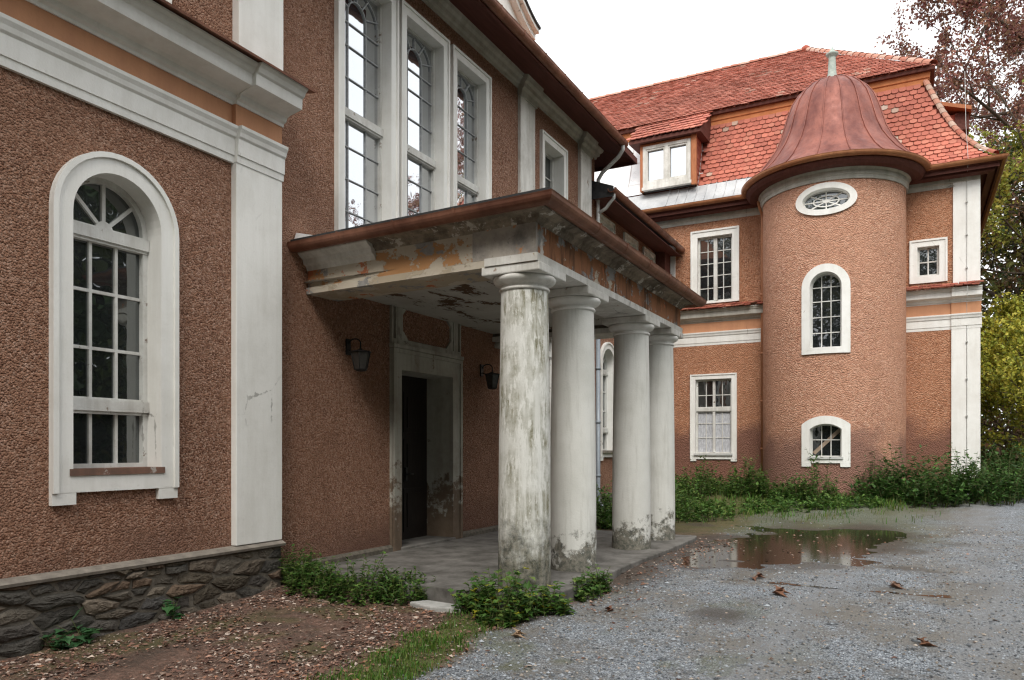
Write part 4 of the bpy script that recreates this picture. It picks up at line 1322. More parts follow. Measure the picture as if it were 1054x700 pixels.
NR = 20
def hip_x(y): return 1.91 - (y - 20.86) * 1.16
# under-sheathing of the mansard, front + right side + rear closed roughly
q = MB()
prof = [mans(i / 14)[0] for i in range(15)]
vs = []; fs = []
for (y, z) in prof: vs += [(-14, y + .02, z - .02), (hip_x(y), y + .02, z - .02)]
for i in range(14): fs.append((2 * i, 2 * i + 1, 2 * i + 3, 2 * i + 2))
q.add(vs, fs)
vs = []; fs = []
for (y, z) in prof: vs += [(hip_x(y) - .01, y, z - .02), (hip_x(y) - .01, 32.4 - (y - 20.86), z - .02)]
for i in range(14): fs.append((2 * i, 2 * i + 1, 2 * i + 3, 2 * i + 2))
q.add(vs, fs)
mans_roof = q.build('mansard', M['tile'] if False else mat_simple('tile_side', (.30, .08, .05), (.42, .12, .08), 9, .8), far)
q = MB(tint=True)
def prow(k):
    t = 1 - k / NR
    (y, z), (ty, tz), _ = mans(t)
    return (y - .01, z), (-ty, -tz)
def lxr(k):
    return -5.28
tile_field(q, prow, NR, LM / NR, .172, lxr, lambda k: hip_x(prow(k)[0][0]) - .05, 5, gaps=((-9, -1.0, 8, 9.16),))
q.build('mansard_tiles', M['tile'], mans_roof)
# hip ridge tiles
q = MB(tint=True)
for i in range(18):
    t0 = .05 + .95 * i / 18; t1 = t0 + .062
    (y0, z0), _, _ = mans(t0); (y1, z1), _, _ = mans(min(1, t1))
    a = Vector((hip_x(y0) - .01, y0, z0 + .02)); b = Vector((hip_x(y1) - .01, y1, z1 + .03))
    c = rnd.choice([(.42, .2, .14), (.46, .32, .25), (.36, .12, .08), (.4, .28, .22)])
    d = (b - a).normalized(); s = d.cross(Vector((0, 0, 1))).normalized(); up = s.cross(d)
    vs = []
    for p, rr in ((a, .105), (b, .085)):
        for k in range(7):
            an = math.pi * k / 6
            vs.append(p + s * (rr * math.cos(an)) + up * (rr * .8 * math.sin(an)))
    q.add(vs, [(k, k + 1, 8 + k, 7 + k) for k in range(6)], c)
q.build('hip_tiles', M['tile'], mans_roof)
# sheet-metal eaves strip and patched area
q = MB()
def sheet_strip(mb, x0, x1, z0, z1, seams, off=.03):
    n0 = 8
    pts = []
    for i in range(60):
        (y, z), _, _ = mans(i / 59)
        if z0 <= z <= z1: pts.append((y - off, z + off * .4))
    vs = []; fs = []
    for (y, z) in pts: vs += [(x0, y, z), (x1, y, z)]
    for i in range(len(pts) - 1): fs.append((2 * i, 2 * i + 1, 2 * i + 3, 2 * i + 2))
    mb.add(vs, fs)
    for s in seams:
        vs = []; fs = []
        for (y, z) in pts: vs += [(s - .012, y, z), (s - .006, y - .03, z + .012), (s + .006, y - .03, z + .012), (s + .012, y, z)]
        for i in range(len(pts) - 1):
            for k in range(3): fs.append((4 * i + k, 4 * i + k + 1, 4 * i + 4 + k + 1, 4 * i + 4 + k))
        mb.add(vs, fs)
sheet_strip(q, -8.6, -1.9, 8.40, 9.14, [-6.2 + .27 * i for i in range(16)])
q.build('sheet_metal_apron', M['sheet_grey'], mans_roof)
q = MB()
sheet_strip(q, -14, -5.40, 9.13, 11.2, [-8.3, -7.55, -6.2])
bar_q = [9.55, 10.3]
for z in bar_q:
    (y, zz) = min((mans(i / 100)[0] for i in range(101)), key=lambda p: abs(p[1] - z))
    boxw(q, -9, -5.3, y - .045, y - .028, zz - .006, zz + .016)
q.build('sheet_metal_patch', M['sheet'], mans_roof)
# kink cornice (ochre board) and upper roof
q = MB(); sweep(q, [(-14, 22.22), (.34, 22.22), (.34, 31)], [(-.05, 11.05), (.03, 11.05), (.05, 11.20), (.08, 11.22), (.10, 11.36), (-.05, 11.36)])
q.build('ochre_fascia_board', M['ochre_wood'], far)
q = MB(); sweep(q, [(-14, 22.22), (.34, 22.22), (.34, 31)], [(-.05, 11.355), (.19, 11.355), (.205, 11.43), (-.05, 11.48)])
q.build('upper_eaves', M['soffit_wood'], far)
UE = (22.0, 11.44); RG = (27.0, 15.05)
def hipu(y): return .52 - (y - 22.0) * (3.62 / 5.0)
q = MB()
q.add([(-14, UE[0], UE[1]), (.52, UE[0], UE[1]), (-3.1, RG[0], RG[1]), (-14, RG[0], RG[1])], [(0, 1, 2, 3)])
q.add([(.52, UE[0], UE[1]), (.52, 32, UE[1]), (-3.1, RG[0], RG[1])], [(0, 1, 2)])
q.add([(-14, 32, UE[1]), (.52, 32, UE[1]), (-3.1, RG[0], RG[1]), (-14, RG[0], RG[1])], [(3, 2, 1, 0)])
uroof = q.build('upper_roof', bpy.data.materials['tile_side'], far)
q = MB(tint=True)
NU = 34
LU = math.hypot(RG[0] - UE[0], RG[1] - UE[1])
def urow(k):
    t = 1 - k / NU
    return (UE[0] + (RG[0] - UE[0]) * t - .012, UE[1] + (RG[1] - UE[1]) * t + .012), (UE[0] - RG[0], UE[1] - RG[1])
tile_field(q, urow, NU, LU / NU, .19, lambda k: -12.0, lambda k: hipu(urow(k)[0][0]) - .02, 9, light=.35)
q.build('roof_tiles', M['tile'], uroof)
q = MB(tint=True)
def ridge_run(a, b, n):
    a, b = Vector(a), Vector(b)
    for i in range(n):
        p = a.lerp(b, i / n); r1 = a.lerp(b, (i + 1.12) / n)
        d = (r1 - p).normalized(); s = d.cross(Vector((0, 0, 1))).normalized(); up = s.cross(d)
        c = rnd.choice([(.50, .25, .18), (.44, .2, .14), (.52, .33, .26), (.4, .16, .11)])
        vs = []
        for pp, rr in ((p, .13), (r1, .105)):
            for k in range(7):
                an = math.pi * k / 6
                vs.append(pp + s * (rr * math.cos(an)) + up * (rr * .9 * math.sin(an)))
        q.add(vs, [(k, k + 1, 8 + k, 7 + k) for k in range(6)], c)
ridge_run((-12.5, 27.0, 15.06), (-3.1, 27.0, 15.06), 30)
ridge_run((.5, 22.02, 11.47), (-3.1, 27.0, 15.06), 20)
q.build('ridge_tiles', M['tile'], uroof)
q = MB()
boxw(q, -10.4, -8.6, 27.6, 28.4, 14.2, 15.45)
q.build('chimney', M['rc_near'], uroof)
q = MB()
lathe(q, (-3.15, 27.0), [(.0, 15.0), (.16, 15.05), (.14, 15.17), (.05, 15.24), (.0, 15.24)], 8)
q.build('ridge_end_tile', bpy.data.materials['tile_side'], uroof)
# main eaves gutter (straight) left of turret and right of it
q = MB()
gpf = gutter_profile(.09, .46, 8.46)
sweep(q, [(-8.5, YF), (-3.55, YF)], gpf); sweep(q, [(-.10, YF), (1.45, YF), (1.45, 32)], gpf)
q.build('gutter', M['gutter_far'], far)
q = MB()
soffit_strip(q, [(-8.5, YF), (1.45, YF), (1.45, 32)], -.02, 8.28, .44, 8.36, .03)
sweep(q, [(-8.5, YF), (1.45, YF), (1.45, 32)], [(.36, 8.26), (.385, 8.26), (.385, 8.44), (.36, 8.44)])
sweep(q, [(-8.5, YF), (1.45, YF), (1.45, 32)], [(.16, 8.18), (.30, 8.22), (.30, 8.30), (.16, 8.30)])
q.build('eaves_soffit', M['soffit_wood'], far)
q = MB(); sweep(q, [(-8.5, YF), (1.47, YF)], [(-.03, 8.02), (.02, 8.02), (.03, 8.10), (.06, 8.12), (.075, 8.22), (.10, 8.26), (-.03, 8.26)])
q.build('eaves_frieze', M['grey_mould'], far)
# window dormer in the patched slope
q = MB()
YD = 21.16
mdm = wall_y(YD)
prism(q, mdm, rect(-7.02, -6.935, 9.14, 10.50), -.08, .03); prism(q, mdm, rect(-5.525, -5.42, 9.14, 10.50), -.08, .03); prism(q, mdm, rect(-6.934, -5.526, 10.43, 10.50), -.08, .02)
q.add([mdm(-7.02, 9.14, 0), mdm(-7.02, 10.5, 0), (-7.02, 22.1, 10.5), (-7.02, 21.6, 9.14)], [(0, 1, 2, 3)])
q.add([mdm(-5.42, 9.14, 0), mdm(-5.42, 10.5, 0), (-5.42, 22.1, 10.5), (-5.42, 21.6, 9.14)], [(3, 2, 1, 0)])
prism(q, mdm, rect(-5.50, -5.36, 9.1, 10.55), -.02, .06)
dorm = q.build('dormer', M['wood_frame'], far)
q = MB()
ring(q, mdm, rect(-6.932, -5.528, 9.24, 10.425), rect(-6.84, -5.62, 9.36, 10.34), .045, .06)
prism(q, mdm, rect(-6.96, -5.50, 9.15, 9.238), -.08, .06)
prism(q, mdm, rect(-6.28, -6.18, 9.3, 10.4), -.05, .05)
for c in ((-6.84, -6.28), (-6.18, -5.62)):
    ring(q, mdm, rect(c[0], c[1], 9.36, 10.34), rect(c[0] + .045, c[1] - .045, 9.42, 10.29), .02, .05)
dw = q.build('dormer_window', M['white_worn'], dorm)
q = MB(); prism(q, mdm, rect(-6.85, -5.61, 9.35, 10.35), -.07, -.055)
q.build('dormer_pane', M['glass_sky'], dorm)
q = MB(tint=True)
def drow(k):
    t = k / 8
    return (22.62 - 1.66 * t - .01, 11.86 - 1.25 * t + .01), (-1.66, -1.25)
tile_field(q, drow, 8, .262, .172, lambda k: -7.32, lambda k: -5.15, 21, rounded=True)
q.build('dormer_tiles', M['tile'], dorm)
q = MB()
vs = [(-7.3, 20.95, 10.59), (-5.2, 20.95, 10.59), (-5.2, 22.62, 11.84), (-7.3, 22.62, 11.84), (-7.3, 20.95, 10.50), (-5.2, 20.95, 10.50), (-5.2, 22.62, 10.6), (-7.3, 22.62, 10.6)]
q.add(vs, [(0, 1, 2, 3), (7, 6, 5, 4), (0, 4, 5, 1), (1, 5, 6, 2), (3, 2, 6, 7), (0, 3, 7, 4)])
q.build('dormer_roof', M['soffit_wood'], dorm)
q = MB(tint=True)
for k in range(9):
    for j in range(4):
        c = rnd.choice(TILE_REDS)
        z = 9.2 + k * .15; y = 21.2 + j * .17 + (k % 2) * .08
        vs = [(-5.415, y, z), (-5.40, y, z - .02), (-5.40, y + .16, z - .02), (-5.415, y + .16, z + .15), (-5.415, y, z + .15)]
        q.add(vs, [(0, 1, 2, 3, 4)], tuple(a * .8 for a in c))
q.build('cheek_tiles', M['tile'], dorm)
# side dormer sticking out of the right hip slope
q = MB()
boxw(q, .1, 1.02, 23.0, 24.6, 9.3, 10.45)
sd = q.build('side_dormer', bpy.data.materials['tile_side'], far)
q = MB()
q.add([(-.1, 22.75, 10.95), (1.38, 22.75, 10.42), (1.38, 24.85, 10.42), (-.1, 24.85, 10.95), (-.1, 22.75, 11.05), (1.38, 22.75, 10.52), (1.38, 24.85, 10.52), (-.1, 24.85, 11.05)], [(3, 2, 1, 0), (4, 5, 6, 7), (0, 1, 5, 4), (1, 2, 6, 5), (2, 3, 7, 6)])
q.build('side_dormer_roof', M['wood_frame'], sd)
q = MB(); boxw(q, 1.02, 1.34, 22.95, 24.65, 10.0, 10.46)
q.build('side_dormer_eaves', M['soffit_wood'], sd)
# lightning conductor wire on the pilaster
q = MB()
pts = [(1.20, 22.2, 11.2), (1.19, 21.6, 9.6), (1.19, 20.95, 8.75), (1.19, 20.76, 8.45), (1.19, 20.95, 8.3), (1.19, 21.2, 8.15), (1.19, 21.242, 5.6), (1.19, 20.95, 5.5), (1.19, 21.242, 5.1), (1.19, 21.242, .5)]
tube(q, pts, .006, 6)
for z in (7.6, 6.8, 6.0, 4.2, 3.3, 2.4, 1.5): boxw(q, 1.17, 1.21, 21.20, 21.26, z - .015, z + .015)
q.build('lightning_wire', M['iron'] if False else mat_simple('galvanised_wire', (.35, .35, .33), (.5, .5, .48), 20, .5), far)

# ================================================================== TURRET
TCX, TCY, TR = -1.81, 21.0, 1.70
mt = wall_cyl(TCX, TCY, TR)
mtf = lambda s, z, d: (TCX + s, TCY - TR - d, z)          # flat sashes
tur = thing('round_turret', 'round salmon stair turret under a copper bell roof with finial', 'turret', (TCX, TCY, .4))
th = []
SC_ = lambda x: TR * math.asin(max(-1, min(1, x / TR)))
# middle arched window
_, h_ = part_window(tur, mt, -.35, .35, 4.02, 5.48, .35, .19, .04, .22, 3, None, bar_w=.022, frame_w=.035, glass='glass_far', trim='white_far', step=.08, sash_map=mtf, row_breaks=[4.40, 4.78, 5.16, 5.5], bottom_w=.14, sill='white_far', sill_d=.0)
th.append(h_)
_, h_ = part_window(tur, mt, -.35, .35, 1.40, 2.07, .13, .19, .04, .22, 3, 2, bar_w=.022, frame_w=.035, glass='glass_far', trim='white_far', step=.08, sash_map=mtf, bottom_w=.14, ears=.09, planks=True, sill='pipe_white', sill_d=.03)
th.append(h_)
# oval window
oh = ellipse(0, 7.57, .53, .25); oo = ellipse(0, 7.57, .69, .385)
q = MB()
ohi = ellipse(0, 7.57, .50, .22)
nn = len(oh)
q.add([mtf(s, z, -.16) for s, z in oh] + [mtf(s, z, -.16) for s, z in ohi] + [mtf(s, z, -.21) for s, z in ohi], [(i, (i + 1) % nn, nn + (i + 1) % nn, nn + i) for i in range(nn)] + [(nn + i, nn + (i + 1) % nn, 2 * nn + (i + 1) % nn, 2 * nn + i) for i in range(nn)])
ow = q.build('oval_window', M['window_paint'], tur)
q = MB(); ring(q, mt, oo, oh, .045, .24); q.build('window_surround', M['white_far'], ow)
q = MB(); prism(q, mtf, ellipse(0, 7.57, .52, .24), -.22, -.20); q.build('glass_pane', M['glass_far'], ow)
q = MB()
for k in range(8):
    a = math.pi * 2 * k / 8 + .0
    bar(q, mtf, (0, 7.57), (.49 * math.cos(a), 7.57 + .22 * math.sin(a)), .026, -.205, -.175)
eo, ei = ellipse(0, 7.57, .30, .135), ellipse(0, 7.57, .27, .112)
nn = len(eo)
q.add([mtf(s, z, -.172) for s, z in eo] + [mtf(s, z, -.172) for s, z in ei] + [mtf(s, z, -.20) for s, z in eo], [(i, (i + 1) % nn, nn + (i + 1) % nn, nn + i) for i in range(nn)] + [(2 * nn + i, 2 * nn + (i + 1) % nn, (i + 1) % nn, i) for i in range(nn)])
prism(q, mtf, ellipse(0, 7.57, .07, .045, 16), -.205, -.165)
q.build('glazing_bars', M['white_far'], ow)
th.append(oh)
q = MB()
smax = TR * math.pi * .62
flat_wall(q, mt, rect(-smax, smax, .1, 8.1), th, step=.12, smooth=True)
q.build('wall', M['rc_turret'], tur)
def arc_pts(r, a0=-112, a1=112, n=60):
    return [(TCX + r * math.sin(R(a0 + (a1 - a0) * i / n)), TCY - r * math.cos(R(a0 + (a1 - a0) * i / n))) for i in range(n + 1)]
# travel from -x side to +x side around the front: outside is on the right
A = arc_pts(TR)
q = MB(); sweep(q, A, [(-.05, 8.0), (.03, 8.0), (.04, 8.08), (.06, 8.10), (.07, 8.20), (.11, 8.24), (.12, 8.27), (-.05, 8.27)]); q.build('eaves_frieze', M['grey_mould'], tur)
q = MB()
sweep(q, A, [(.06, 8.265), (.22, 8.215), (.34, 8.24), (.40, 8.30), (.43, 8.36), (.06, 8.36)]); q.build('eaves_soffit', M['soffit_wood'], tur)
q = MB(); sweep(q, A, gutter_profile(.09, .46, 8.46)); q.build('gutter', M['gutter_far'], tur)
q = MB()
bp = [(2.20, 8.47), (2.03, 8.60), (1.82, 8.80), (1.62, 9.05), (1.44, 9.32), (1.30, 9.62), (1.20, 9.95), (1.12, 10.22), (1.01, 10.50), (.85, 10.74), (.62, 10.96), (.36, 11.09), (.16, 11.15), (.0, 11.17)]
lathe(q, (TCX, TCY), bp, 60)
bell = q.build('bell_roof', M['copper_roof'], tur)
q = MB()
for k in range(18):
    a = 2 * math.pi * k / 18 + .1
    pts = [(TCX + (r + .008) * math.cos(a), TCY + (r + .008) * math.sin(a), z + .006) for r, z in bp[:-1]]
    tube(q, pts, .017, 6)
q.build('standing_seams', M['copper_roof'], bell)
q = MB()
lathe(q, (TCX, TCY), [(.17, 11.08), (.13, 11.2), (.105, 11.32), (.085, 11.72), (.09, 11.75), (.145, 11.79), (.155, 11.83), (.09, 11.87), (.045, 11.93), (.015, 11.98), (.008, 12.2), (0, 12.2)], 16)
q.build('finial', M['patina'], bell)
q = MB()
xp, yp = -3.57, 21.21
tube(q, [(-3.62, 20.84, 8.38), (-3.62, 20.84, 8.26), (-3.6, 20.95, 8.12), (xp, 21.19, 7.98), (xp, yp, 7.9), (xp, yp, .45)], .055, 12)
pipe_clamps(q, xp, yp, (7.2, 5.8, 4.2, 2.9, 1.6), .055)
q.build('downpipe', M['pipe_orange'], far)

# ================================================================== FOLIAGE
def leaf(mb, p, d, up, L, W, col, lobed=False, fold=.25):
    d = d.normalized(); s = d.cross(up)
    if s.length < 1e-4: s = Vector((1, 0, 0))
    s.normalize(); n = s.cross(d)
    if lobed:
        pr = [(0, 0), (.35, .32), (.22, .52), (.55, .45), (.62, .2), (1, 0), (.62, -.2), (.55, -.45), (.22, -.52), (.35, -.32)]
        vs = [p + d * (a * L) + s * (b * W) + n * (abs(b) * fold * W - a * a * .25 * L) for a, b in pr]
        mb.add(vs, [(0, 1, 2, 3, 4, 5), (0, 5, 6, 7, 8, 9)], col)
    else:
        vs = [p, p + d * (L * .4) + s * (W * .5) + n * (fold * W * .5), p + d * L - n * (.12 * L), p + d * (L * .4) - s * (W * .5) + n * (fold * W * .5)]
        mb.add(vs, [(0, 1, 2), (0, 2, 3)], col)

def rand_dir(r_, zmin=-1):
    while True:
        v = Vector((r_.uniform(-1, 1), r_.uniform(-1, 1), r_.uniform(zmin, 1)))
        if .05 < v.length < 1: return v.normalized()

def weed(name, label, spots, stems, h, spread, leaf_l, cols, seed, lobed=False, per=9, group=None, yellow=0, cat='weeds', cover=False):
    """leafy herb clump: spots = [(x, y, radius)]"""
    r_ = random.Random(seed)
    x0, y0, _ = spots[0]
    t = None if cover else thing(name, label, cat, (x0, y0, ground_z(x0, y0)), group)
    lv = MB(tint=True); sv = MB()
    for i in range(stems):
        sx, sy, sr = spots[i % len(spots)]
        a = r_.uniform(0, 6.28); q_ = sr * math.sqrt(r_.random())
        bx, by = sx + q_ * math.cos(a), sy + q_ * math.sin(a)
        b = Vector((bx, by, max(ground_z(bx, by), -.1) - .02))
        hh = h * r_.uniform(.45, 1.1) * (1 - .45 * (q_ / max(sr, .01)) ** 2) * (1.0 + 1.1 * noise.noise(Vector((bx * 1.9, by * 1.9, seed))))
        dr = Vector((r_.uniform(-1, 1), r_.uniform(-1, 1), 0)) * spread
        pts = [b + dr * (k / 4) ** 1.6 * hh + Vector((0, 0, hh * k / 4)) for k in range(5)]
        tube(sv, pts, .004 + .003 * h, 4, True, .002)
        for k in range(per):
            u = .18 + .82 * (k + r_.random() * .6) / per
            j = min(3, int(u * 4)); p = pts[j].lerp(pts[j + 1], u * 4 - j)
            d = Vector((r_.uniform(-1, 1), r_.uniform(-1, 1), r_.uniform(-.15, .6)))
            c = r_.choice(cols); m = r_.uniform(.7, 1.25)
            if r_.random() < yellow: c = (.34, .33, .03)
            leaf(lv, p, d, Vector((0, 0, 1)), leaf_l * r_.uniform(.55, 1.2), leaf_l * r_.uniform(.45, .75) * (1.3 if lobed else 1), tuple(q2 * m for q2 in c), lobed)
    if cover:                     # ground cover nobody could count: one object
        return tag(lv.build(name, M['leaf']), None, None, kind='stuff')
    sv.build('stems', bpy.data.materials.get('stem_green') or mat_simple('stem_green', (.07, .09, .03), (.12, .12, .05), 20), t)
    lv.build('leaves', M['leaf'], t)
    return t
GR = [(.06, .14, .026), (.085, .18, .035), (.11, .21, .04), (.05, .11, .024), (.15, .22, .05)]
GRD = [(.035, .085, .02), (.045, .105, .024), (.06, .125, .03)]
weed('weed_clump', 'dark green weed clump along the porch front, left of the columns', [(-5.6, 6.1, .35), (-5.1, 6.15, .38), (-4.65, 6.3, .3), (-5.95, 6.2, .2)], 330, .36, .35, .060, GR, 11, per=13)
weed('weed_clump', 'broad leaved weeds with yellow leaves around the mossy corner column', [(-3.35, 6.28, .34), (-3.75, 6.3, .25), (-3.05, 6.45, .2), (-3.3, 6.0, .25)], 150, .36, .4, .085, GR, 12, lobed=True, per=9, yellow=.07)
weed('weed_clump', 'small leafy weed at the slab edge between the first two columns', [(-2.98, 7.15, .18), (-2.95, 7.45, .13)], 70, .30, .5, .07, GR, 13, lobed=True, per=8)
weed('wall_seedling', 'maple seedling rooted in the rubble plinth, larger of the two', [(-6.03, 3.58, .05), (-6.02, 3.78, .05)], 12, .20, .8, .12, [(.05, .13, .05), (.06, .15, .055)], 14, lobed=True, per=4, cat='plant')
weed('wall_seedling', 'lone bright seedling against the rubble plinth, nearer the white pilaster', [(-6.02, 4.62, .03)], 5, .22, .8, .11, [(.05, .14, .05), (.06, .16, .05)], 15, lobed=True, per=4, cat='plant')
weed('nettle_patch', 'dense green nettles behind the columns by the linking wing', [(-5.4, 13.0, .7), (-4.6, 13.6, .8), (-5.5, 14.6, .8), (-4.4, 15.2, .8), (-5.2, 16.6, .9), (-5.2, 18.4, .9)], 560, .72, .3, .11, GR, 16, per=11)
weed('nettle_patch', 'nettles below the curtained window left of the turret', [(-5.3, 20.3, .7), (-4.4, 20.2, .7), (-3.7, 19.8, .6), (-3.2, 19.1, .55), (-2.6, 18.8, .5), (-1.9, 18.6, .5), (-4.8, 19.4, .6), (-3.6, 19.0, .5)], 640, .66, .3, .11, GR, 17, per=11)
weed('low_herbs', None, [(-4.6, 17.2, .8), (-3.4, 16.8, .7), (-2.4, 17.3, .7), (-3.9, 15.6, .7), (-1.6, 17.6, .5), (-2.8, 18.0, .6), (-1.0, 18.1, .5), (-4.6, 16.0, .7)], 520, .24, .5, .10, GR, 27, per=8, cover=True)
weed('bramble_thicket', 'low bramble thicket at the foot of the turret and white pilaster', [(-.6, 19.0, .6), (.0, 19.3, .75), (.7, 19.6, .8), (1.4, 19.7, .8), (.4, 18.4, .6), (1.3, 18.7, .7), (2.1, 19.6, .8)], 620, .95, .5, .13, GRD + GR[:2], 18, per=11)
weed('bramble_sprig', 'dark bramble sprig climbing the turret wall beside its lowest window', [(-.75, 19.25, .12), (-.6, 19.3, .12)], 22, 1.15, .3, .12, GRD, 22, per=9)
weed('nettle_patch', 'dark nettles filling the gap beyond the white pilaster', [(2.3, 21.6, .6), (2.0, 22.6, .6), (2.6, 23.4, .7)], 260, 1.35, .4, .14, GRD, 19, per=12)

# grass (stuff)
gr = MB(tint=True)
rg = random.Random(5)
def blade(x, y, h, col):
    z = ground_z(x, y) - .01
    a = rg.uniform(0, 6.28); w = h * .035 + .002
    d = Vector((math.cos(a), math.sin(a), 0)); s = Vector((-d.y, d.x, 0))
    p = Vector((x, y, z)); ln = rg.uniform(.15, .7) * h
    m_ = p + d * ln * .35 + Vector((0, 0, h * .6)); t_ = p + d * ln + Vector((0, 0, h * rg.uniform(.75, 1)))
    gr.add([p - s * w, p + s * w, m_ + s * w * .7, m_ - s * w * .7, t_], [(0, 1, 2, 3), (3, 2, 4)], col)
GG = [(.08, .18, .025), (.11, .22, .03), (.065, .14, .022), (.14, .22, .04), (.17, .21, .06)]
cnt = 0
for _ in range(60000):
    x = rg.uniform(-4.6, -1.2); y = rg.uniform(3.6, 7.4)
    d_, g_, w_, gg_ = zone(x, y)
    if rg.random() < gg_ * (1.0 + 1.3 * noise.noise(Vector((x * 2.2, y * 2.2, 3.3)))) and x > -4.4:
        blade(x, y, rg.uniform(.02, .075) * (1.2 if noise.noise(Vector((x * 3, y * 3, 7))) > 0 else .6), tuple(c * rg.uniform(.7, 1.2) for c in rg.choice(GG))); cnt += 1
for _ in range(60000):
    x = rg.uniform(-6.2, 4.2); y = rg.uniform(12.2, 24)
    if x > -.9 and y < 15.8 + max(0, x) * .8: continue
    if x < 1.5 and y > 21.2: continue
    d_, g_, w_, gg_ = zone(x, y)
    k_ = .5 + noise.noise(Vector((x * 1.6, y * 1.6, 2.2)))
    if rg.random() < gg_ * k_ * .8: blade(x, y, rg.uniform(.04, .16) * (.5 + k_) * (1 + .6 * sstep(17, 20, y)), tuple(c * rg.uniform(.6, 1.1) for c in rg.choice(GG)))
for _ in range(2500):
    x = rg.uniform(-5.9, -4.8); y = rg.uniform(3.0, 5.0)
    if rg.random() < zone(x, y)[1] * .3: blade(x, y, rg.uniform(.015, .04), rg.choice([(.10, .11, .02), (.08, .10, .02)]))
tag(gr.build('grass', M['leaf']), None, None, kind='stuff')

# fallen leaves (stuff)
fl = MB(tint=True)
rl = random.Random(8)
LC = [(.17, .095, .07), (.22, .13, .095), (.12, .065, .05), (.28, .20, .155), (.19, .105, .07), (.09, .052, .04), (.40, .33, .28), (.26, .13, .08), (.32, .19, .14), (.44, .36, .30), (.13, .085, .065), (.15, .08, .06)]
def litter(x, y, L, lift=.012):
    z = ground_z(x, y) + .004
    if z < PUD_Z and -3 < x < 1.3 and 8.6 < y < 16.2: z = PUD_Z + .003
    a = rl.uniform(0, 6.28)
    d = Vector((math.cos(a), math.sin(a), rl.uniform(-.1, .25)))
    c = rl.choice(LC); m = rl.uniform(.8, 1.5)
    leaf(fl, Vector((x, y, z + rl.uniform(0, lift))), d, Vector((rl.uniform(-.4, .4), rl.uniform(-.4, .4), 1)), L, L * rl.uniform(.4, .8), tuple(q2 * m for q2 in c), rl.random() < .4, rl.uniform(-.5, .6))
for _ in range(24000):
    x = rl.uniform(-6.05, -2.6); y = rl.uniform(2.9, 6.6)
    z_ = zone(x, y)
    dn = .5 + noise.noise(Vector((x * 1.5, y * 1.5, 4.4)))
    if rl.random() < z_[0] * (1 - .75 * z_[1]) * min(1, dn * 1.5): litter(x, y, rl.choice((.012, .018, .022, .03, .04, .06)) * rl.uniform(.7, 1.2))
for _ in range(900):
    x = rl.uniform(-3.1, 2.0); y = rl.uniform(4.6, 16)
    if rl.random() < .5: litter(x, y, rl.uniform(.02, .055))
for _ in range(700):
    litter(rl.gauss(-2.75, .22), rl.uniform(6.6, 12.4), rl.uniform(.02, .06))
for _ in range(260):
    x, y = rl.uniform(-3, .6), rl.uniform(9, 15)
    if basin(x, y) > .3: litter(x, y, rl.uniform(.025, .06), .002)
tag(fl.build('fallen_leaves', M['litter']), None, None, kind='stuff')

# gravel stones (stuff)
pb = MB(tint=True)
rp = random.Random(4)
OCT = [(1, 0, 0), (-1, 0, 0), (0, 1, 0), (0, -1, 0), (0, 0, 1), (0, 0, -1)]
OF = [(0, 2, 4), (2, 1, 4), (1, 3, 4), (3, 0, 4), (2, 0, 5), (1, 2, 5), (3, 1, 5), (0, 3, 5)]
n_p = 0
while n_p < 15000:
    y = 4.2 + 11.5 * rp.random() ** 1.7; x = rp.uniform(-3.4, 1.0 + y * .12)
    z_ = zone(x, y)
    if rp.random() < z_[0] * .85 or rp.random() < z_[1] * .8 or rp.random() < z_[2]: continue
    s = rp.uniform(.006, .014) * (1.7 if rp.random() < .04 else 1)
    g_ = rp.choice((.09, .13, .17, .20, .24, .28, .33, .42)) * rp.uniform(.8, 1.15)
    c = (g_ * .93, g_, g_ * 1.08) if rp.random() < .82 else (g_ * 1.1, g_ * .95, g_ * .8)
    z = ground_z(x, y) + s * .25
    a = rp.uniform(0, 6.28); ca, sa = math.cos(a), math.sin(a)
    k = [rp.uniform(.7, 1.3) for _ in range(6)]
    vs = []
    for (ox, oy, oz), kk in zip(OCT, k):
        ox *= kk * s * 1.2; oy *= kk * s * .9; oz *= kk * s * .7
        vs.append((x + ox * ca - oy * sa, y + ox * sa + oy * ca, z + oz))
    pb.add(vs, OF, c)
    n_p += 1
tag(pb.build('gravel_stones', M['pebble']), None, None, kind='stuff')

# a few big curled leaves one can count
def big_leaf(x, y, L, a, col, label):
    mb = MB(tint=True)
    z = ground_z(x, y)
    z = max(z, PUD_Z if 8.6 < y < 16 else -1) + .012
    for k in range(3):
        aa = a + k * .9 - .9 + rnd.uniform(-.2, .2)
        leaf(mb, Vector((x + .02 * k, y + .015 * k, z + .012 * k)), Vector((math.cos(aa), math.sin(aa), .16)), Vector((0, 0, 1)), L * (1 - .2 * k), L * .55, tuple(c * (1 - .12 * k) for c in col), True, .55)
    o = mb.build('dry_leaf', M['litter'])
    tag(o, label, 'leaf', 'large dry leaves on the gravel')
big_leaf(-1.28, 8.1, .22, .2, (.24, .125, .08), 'largest curled brown leaf in the middle of the gravel')
big_leaf(-1.60, 8.8, .17, -.2, (.20, .105, .07), 'brown curled leaf behind the largest one, nearer the puddle')
big_leaf(-.22, 8.9, .19, .5, (.22, .13, .09), 'brown leaf lying alone on the right part of the gravel')
big_leaf(-2.55, 6.7, .14, 2.2, (.22, .10, .06), 'rust brown leaf on gravel beside the corner weeds')
big_leaf(.05, 6.75, .15, 1.2, (.20, .10, .06), 'dark brown leaf nearest the camera on the right gravel')
big_leaf(-2.98, 5.55, .15, .8, (.38, .27, .18), 'pale tan leaf in the grass strip beside the gravel')
q = MB()
sp_ = [(-4.42, 6.10), (-4.1, 6.0), (-3.80, 6.08), (-3.88, 6.22), (-4.3, 6.26)]
